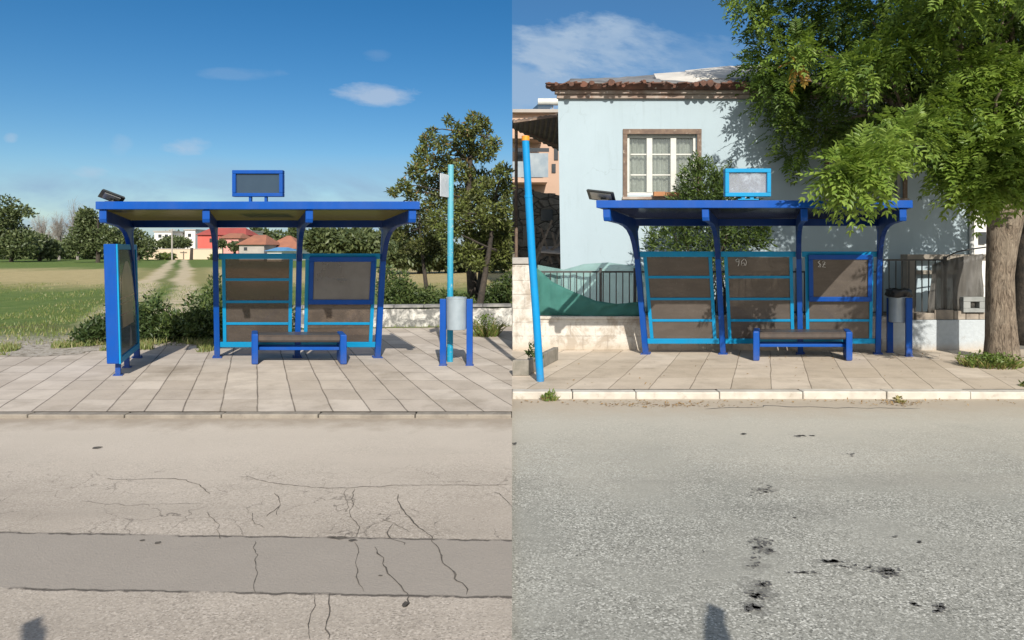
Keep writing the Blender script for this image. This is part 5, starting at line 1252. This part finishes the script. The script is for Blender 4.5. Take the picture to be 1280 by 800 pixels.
# two nets: a sagging dense one in front, a thin one tied higher behind
def netmat(name, c, alpha, sc):
    m, t, b = newmat(name); v = t.obj(); n = t.noise(v, 4.0, 4.0); x, y, z = t.sep(v)
    w1 = t.m('SINE', t.m('MULTIPLY', x, sc)); w2 = t.m('SINE', t.m('MULTIPLY', z, sc)); wv = t.m('MULTIPLY', t.step(t.m('MAXIMUM', w1, w2), -.4, .5), .35)
    t.l.new(t.mix(t.step(n, .3, .7), c, tuple(k*.75 for k in c)), b.inputs['Base Color']); b.inputs['Roughness'].default_value = .8
    tl = t.new('ShaderNodeBsdfTranslucent'); tl.inputs[0].default_value = (*c, 1); m1 = t.new('ShaderNodeMixShader'); m1.inputs[0].default_value = .35; t.l.new(b.outputs[0], m1.inputs[1]); t.l.new(tl.outputs[0], m1.inputs[2])
    tr = t.new('ShaderNodeBsdfTransparent'); mx = t.new('ShaderNodeMixShader'); t.l.new(t.m('MULTIPLY', t.m('SUBTRACT', 1.0, wv), alpha), mx.inputs[0]); t.l.new(m1.outputs[0], mx.inputs[1]); t.l.new(tr.outputs[0], mx.inputs[2])
    t.l.new(mx.outputs[0], t.n['Material Output'].inputs[0]); return m
NET1 = netmat('dense_green_net', (.075, .27, .23), .20, 420.0); NET2 = netmat('thin_teal_net', (.34, .55, .52), .55, 420.0)
def net(name, label, top, bot, Y, m, wav):
    """top/bot: matching lists of (px, py) along the net"""
    x0 = gx(top[0][0], Y); vs = []; fs = []; n = 40; rows = 8
    def lerp(lst, f):
        q = f*(len(lst)-1); i = min(int(q), len(lst)-2); r = q-i; r = r*r*(3-2*r)*.4 + r*.6
        return (lst[i][0]*(1-r)+lst[i+1][0]*r, lst[i][1]*(1-r)+lst[i+1][1]*r)
    for i in range(n+1):
        a, b = lerp(top, i/n), lerp(bot, i/n)
        for j in range(rows+1):
            px, py = a[0]+(b[0]-a[0])*j/rows, a[1]+(b[1]-a[1])*j/rows
            vs.append((gx(px, Y)-x0, wav*mnoise.noise(Vector((i*.35, j*.25, 0))), gz(py, Y)))
    for i in range(n):
        for j in range(rows): q = i*(rows+1)+j; fs.append((q, q+1, q+rows+2, q+rows+1))
    mb = MB(); mb.add(vs, fs); o = mb.build(name, m, loc=(x0, Y, 0), smooth='all', fixn=False); md = o.modifiers.new('thick', 'SOLIDIFY'); md.thickness = .003
    tag(o, label, 'netting'); return o
net('shade_net', 'dense dark green net sagging along the railing', [(668, 332), (690, 352), (715, 364), (745, 376), (772, 380), (800, 377)], [(668, 394), (700, 394), (740, 396), (800, 396)], WY+.06, NET1, .05)
net('shade_net', 'thin pale teal net tied high behind the railing', [(672, 331), (705, 337), (730, 330), (760, 328), (800, 333), (830, 336)], [(672, 396), (740, 396), (830, 396)], WY+.26, NET2, .07)
# sheet of plastic tied on the right railing, cable, small shed behind, pale house end
SHM = glassmat('dusty_plastic_sheet', (.5, .5, .48), .38, (.17, .16, .145), .5)
net('plastic_sheet', 'dusty grey plastic sheet tied to the railing beside the tree trunk', [(1166, 330), (1195, 322), (1229, 317)], [(1160, 392), (1190, 388), (1228, 383)], WY+.05, SHM, .06)
CAB = pm('black_cable', (.02, .02, .02), (.03, .03, .03), 5, .5)
mb = MB(); A = W(1178, 327, WY+.02); pts = [(1178, 327), (1185, 320), (1196, 315), (1210, 312), (1232, 309)]
mb.tube([W(a, b, WY+.0) - A for a, b in pts], .012, 8); o_ = mb.build('cable', CAB, loc=A, smooth='all'); tag(o_, 'black cable looping over the top of the grey plastic sheet', 'cable')
Y = 12.3; root = thing('shed', 'small beige framed shed behind the railing beside the tree trunk', 'shed', (gx(1134, Y), Y, 0)); L = gx(1240, Y)-gx(1134, Y)
SHW = pm('beige_shed_frame', (.27, .24, .20), (.2, .18, .15), 4, .9)
mb = MB(); mb.box(0, .16, 0, .2, -.05, gz(326, Y)); mb.box(L*.62, L*.70, 0, .2, -.05, gz(326, Y)); mb.box(0, L, 0, .22, gz(326, Y)+.001, gz(318, Y)); mb.box(.162, L*.62-.002, .03, .15, gz(343, Y), gz(338, Y)); mb.build('frame', SHW, root, bevel=.008)
mb = MB(); mb.box(.162, L*.62-.002, .16, .2, -.05, gz(327, Y)); mb.build('wall', HW, root)
Y = 16; root = thing('house', 'narrow white house end with a small window right of the pale blue house', 'house', (gx(1211, Y), Y, 0)); L = 3.2
mb = MB(); mb.box(0, L, 0, 5, -.1, gz(150, Y)); mb.build('wall', WHW, root); mb = MB(); mb.box(-.1, L+.1, -.1, 5.1, gz(150, Y), gz(144, Y)); mb.build('roof', RT, root)
mb = MB(); mb.box(gx(1223, Y)-gx(1211, Y), gx(1231, Y)-gx(1211, Y), -.05, .05, gz(305, Y), gz(290, Y)); mb.build('window', WDK, root)
mb = MB(); mb.tube([(gx(1214.5, 12.86), 12.86, -.05), (gx(1214.5, 12.86), 12.86, ztop)], .045, 10); o_ = mb.build('drain_pipe', PIPE, smooth=True); tag(o_, 'pale drain pipe at the right corner of the blue house', 'pipe')
# second trunk at the right edge
tb2 = Vector((gx(1284, 12.2), 12.2, 0)); root = thing('tree', 'dark trunked second tree at the right edge behind the thick trunk', 'tree', tb2)
mb = MB(); mb.tube([(0, 0, -.05), (0, 0, .3), (.02, 0, 1.4), (.0, 0, 2.6), (.1, 0, 4.0)], [.28, .24, .22, .22, .16], 18, wob=.1); mb.build('trunk', DBARK, root, smooth='all')
mb = MB()
for (px, py, Y, r, n) in ((1290, 120, 12.2, 1.0, 320), (1360, 180, 12.2, 1.0, 260), (1230, 60, 12.6, .9, 260), (1340, 40, 12.2, 1.2, 320)): clump_compound(mb, W(px, py, Y)-tb2, (r, .8, r*.8), n, .36, 6, .115, .044, (0, 1), (.3, .7))
mb.build('crown', [LG1, LG2], root, fixn=False)
m2 = MB()
for q in ((1290, 120, 12.2), (1360, 180, 12.2), (1230, 60, 12.6)): limb(m2, (.05, 0, 3.2), W(*q)-tb2, .09, .03, 8)
m2.build('branch', DBARK, root, smooth='all')
# planter at the left end of the street pavement
PLC = pm('mossy_concrete', (.26, .235, .20), (.16, .15, .12), 7, .95, bump=.6, bscale=20)
yp = 9.05; root = thing('planter', 'low mossy concrete planter at the left end of the street pavement', 'planter', (.004, yp, 0))
mb = MB(SR); x1 = gx(660, yp)
mb.box(-.0, x1, 0, .09, 0, .21); mb.box(x1-.08, x1, .092, 1.3, 0, .20); mb.box(0, x1-.082, .092, 1.3, 0, .13); 
mb.v = [(max(x, 0.0), y, z) for x, y, z in mb.v]; mb.build('trough', PLC, root, bevel=.01)
mb = MB(); XMIN = (0.0, 9)
for k in range(90):
    p = Vector((random.uniform(.02, .2) + .2, random.uniform(.25, .8), .13)); mb.cur = random.randint(0, 1); leafquad(mb, p + Vector((0, 0, random.uniform(.0, .2))), rv() + Vector((0, 0, .6)), rv(), .09, .035)
XMIN = None
mb.build('plant', [BU1, BU2], root, fixn=False)

# loose things on the ground: dry leaves in the gutter
LIT = leafmat('dry_fallen_leaf', (.20, .12, .05), (.34, .22, .09), .1, .8)
mb = MB()
for k in range(520):
    r_ = random.random()
    if r_ < .30: px, y, z = random.gauss(830, 40), 7.70 + random.gauss(0, .07), ZR
    elif r_ < .45: px, y, z = random.gauss(1120, 18), 7.75 + random.gauss(0, .06), ZR
    elif r_ < .7: px, y, z = random.uniform(645, 1278), 7.95 - abs(random.gauss(0, .10)), ZR
    elif r_ < .9: px, y, z = random.uniform(960, 1180), random.uniform(10.3, 11.2), 0
    else: px, y, z = random.uniform(660, 1270), random.uniform(8.3, 11.2), 0
    x = gx(px, y)
    if x < .02: continue
    leafquad(mb, Vector((x, y, z + .006)), Vector((random.uniform(-1, 1), random.uniform(-1, 1), .15)), Vector((random.uniform(-.3, .3), random.uniform(-.3, .3), 1)), random.uniform(.02, .05), random.uniform(.012, .025))
tag(mb.build('leaf_litter', LIT, fixn=False), 'dry leaves and grit along the gutter and pavement of the street', 'litter', kind='stuff')
# ------------------------------------------------------------------ the two people photographing the stops (their shadows reach into the picture)
SKIN = pm('skin', (.42, .26, .18), (.36, .21, .15), 6, .55); SHIRT = pm('cotton_shirt', (.10, .13, .20), (.08, .10, .16), 8, .85); TROU = pm('dark_trousers', (.05, .055, .07), (.035, .04, .05), 8, .9)
HAIR = pm('dark_hair', (.02, .015, .012), (.03, .022, .018), 30, .6); SHOE = pm('leather_shoe', (.03, .025, .02), (.05, .04, .03), 9, .5); PHN = pm('black_phone', (.012, .012, .014), (.02, .02, .022), 8, .25)
def skinned(name, chains, mats, parent, levels=2):
    """one continuous skin grown round chains of (x,y,z,r); chains join where they share a point"""
    idx = {}; vs = []; es = []; rad = []
    for ch in chains:
        prev = None
        for (x, y, z, r) in ch:
            k = (round(x, 4), round(y, 4), round(z, 4))
            if k not in idx: idx[k] = len(vs); vs.append((x, y, z)); rad.append(r)
            if prev is not None and prev != idx[k]: es.append((prev, idx[k]))
            prev = idx[k]
    me = bpy.data.meshes.new(name); me.from_pydata(vs, es, []); o = bpy.data.objects.new(name, me); COL.objects.link(o)
    sk = o.modifiers.new('skin', 'SKIN'); sk.use_smooth_shade = True
    if not me.skin_vertices: 
        bm = bmesh.new(); bm.from_mesh(me); bm.verts.layers.skin.verify(); bm.to_mesh(me); bm.free()
    for i, r in enumerate(rad):
        v = me.skin_vertices[0].data[i]; v.radius = (r, r); v.use_root = (i == 0)
    sb = o.modifiers.new('sub', 'SUBSURF'); sb.levels = levels; sb.render_levels = levels
    dg = bpy.context.evaluated_depsgraph_get(); m2 = bpy.data.meshes.new_from_object(o.evaluated_get(dg))
    bpy.data.objects.remove(o); o = bpy.data.objects.new(name, m2); COL.objects.link(o)
    m2.materials.clear()
    for m in mats: m2.materials.append(m)
    m2.polygons.foreach_set('use_smooth', [True]*len(m2.polygons))
    if parent: o.parent = parent
    return o
def person(label, plabel, loc, phone, tilt=0.0):
    """standing, both hands holding a phone up in front of the face; loc = between the feet, phone = its lower edge centre in the person's own space"""
    root = thing('person', label, 'person', loc); px, py, pz = phone
    body = [[(0, 0, .95, .14), (0, .0, 1.10, .135), (0, .01, 1.28, .15), (0, .0, 1.42, .12), (0, .01, 1.50, .058), (0, .03, 1.56, .058), (0, .045, 1.64, .088), (0, .04, 1.72, .085)]]
    ct, st = math.cos(tilt), math.sin(tilt)
    def ro(x, y, z, r): dx, dz = x-px, z-pz; return (px + dx*ct + dz*st, y, pz - dx*st + dz*ct, r)      # hands turn with the phone
    for s in (-1, 1):
        body.append([(0, 0, .95, .14), (s*.10, 0, .88, .095), (s*.11, .02, .50, .062), (s*.11, -.01, .10, .042), (s*.115, .10, .04, .036), (s*.12, .17, .03, .028)])
        w = (px + s*.028, py - .03, pz - .075)
        el = (s*.09 + px, py*.85, 1.46)
        body.append([(0, .0, 1.42, .12), (s*.17, 0, 1.43, .065), (*el, .042), ro(w[0], w[1]-.03, w[2]-.05, .034), ro(w[0], w[1], w[2], .030), ro(w[0]-s*.004, w[1]+.015, w[2]+.045, .026)])
        palm = ro(w[0]-s*.004, w[1]+.015, w[2]+.045, .026)
        for k in range(4):
            zz = w[2]+.03+.02*k; L = (.9, 1.0, .97, .8)[k]
            body.append([palm, ro(w[0]+s*.004, w[1]+.05, zz+.01, .010), ro(w[0]-s*.010, w[1]+.05+.022*L, zz+.016, .0085), ro(w[0]-s*.034*L, w[1]+.064, zz+.018, .0075)])
        body.append([palm, ro(w[0]-s*.012, w[1]+.004, w[2]+.06, .011), ro(w[0]-s*.03, w[1]+.012, w[2]+.085, .009)])
    b = skinned('body', body, [SKIN], root)
    skinned('shirt', [[(0, 0, .92, .158), (0, .0, 1.10, .152), (0, .01, 1.28, .166), (0, .0, 1.41, .135)]] +
            [[(0, .0, 1.41, .135), (s*.17, 0, 1.43, .078), (s*.24, py*.26, 1.31, .064)] for s in (-1, 1)], [SHIRT], root, 2)
    skinned('trousers', [[(0, 0, .95, .152), (s*.10, 0, .88, .108), (s*.11, .02, .50, .078), (s*.11, -.01, .10, .062)] for s in (-1, 1)], [TROU], root, 2)
    mb = MB(); mb.lathe([(.02, .112), (.07, .10), (.098, .06), (.103, .0), (.095, -.05), (.07, -.07)], (0, .018, 1.705), 20, 1.0, 1.02); mb.build('hair', HAIR, root, smooth='all')
    for s in (-1, 1):
        mb = MB(); mb.lathe([(.05, 0), (.052, .03), (.045, .065), (.03, .085)], (s*.115, .07, 0), 16, .95, 2.2); mb.build('shoe', SHOE, root, smooth='all')
    mb = MB(); mb.box(px-.037, px+.037, py-.004, py+.004, pz-.03, pz+.13); mb.v = [ro(a, b_, c, 0)[:3] for a, b_, c in mb.v]; ph = mb.build('smartphone', PHN, None, bevel=.003, loc=loc); tag(ph, plabel, 'phone')
    return root
def stand(tipx, tipy, z, h):
    """where a phone top at height h above the road must be for its shadow to end at a road point"""
    y = gY(tipy, z); x = gx(tipx, y); L = h/math.tan(SUN_EL); return x - hor.x*L, y - hor.y*L
for (tx_, ty_, z, tl, lab, pl) in ((40, 775, ZL, R(-40), 'person in dark shirt on the lay-by road holding a phone up', 'black phone held up by the person on the lay-by road'),
                             (895, 758, ZR, R(36), 'person in dark shirt on the grey street holding a phone up', 'black phone held up by the person on the grey street')):
    h = 1.93; x, y = stand(tx_, ty_, z, h)
    person(lab, pl, (x - .13*math.sin(tl), y-.42, z), (0.0, .42, h-.13*math.cos(tl)), tl)
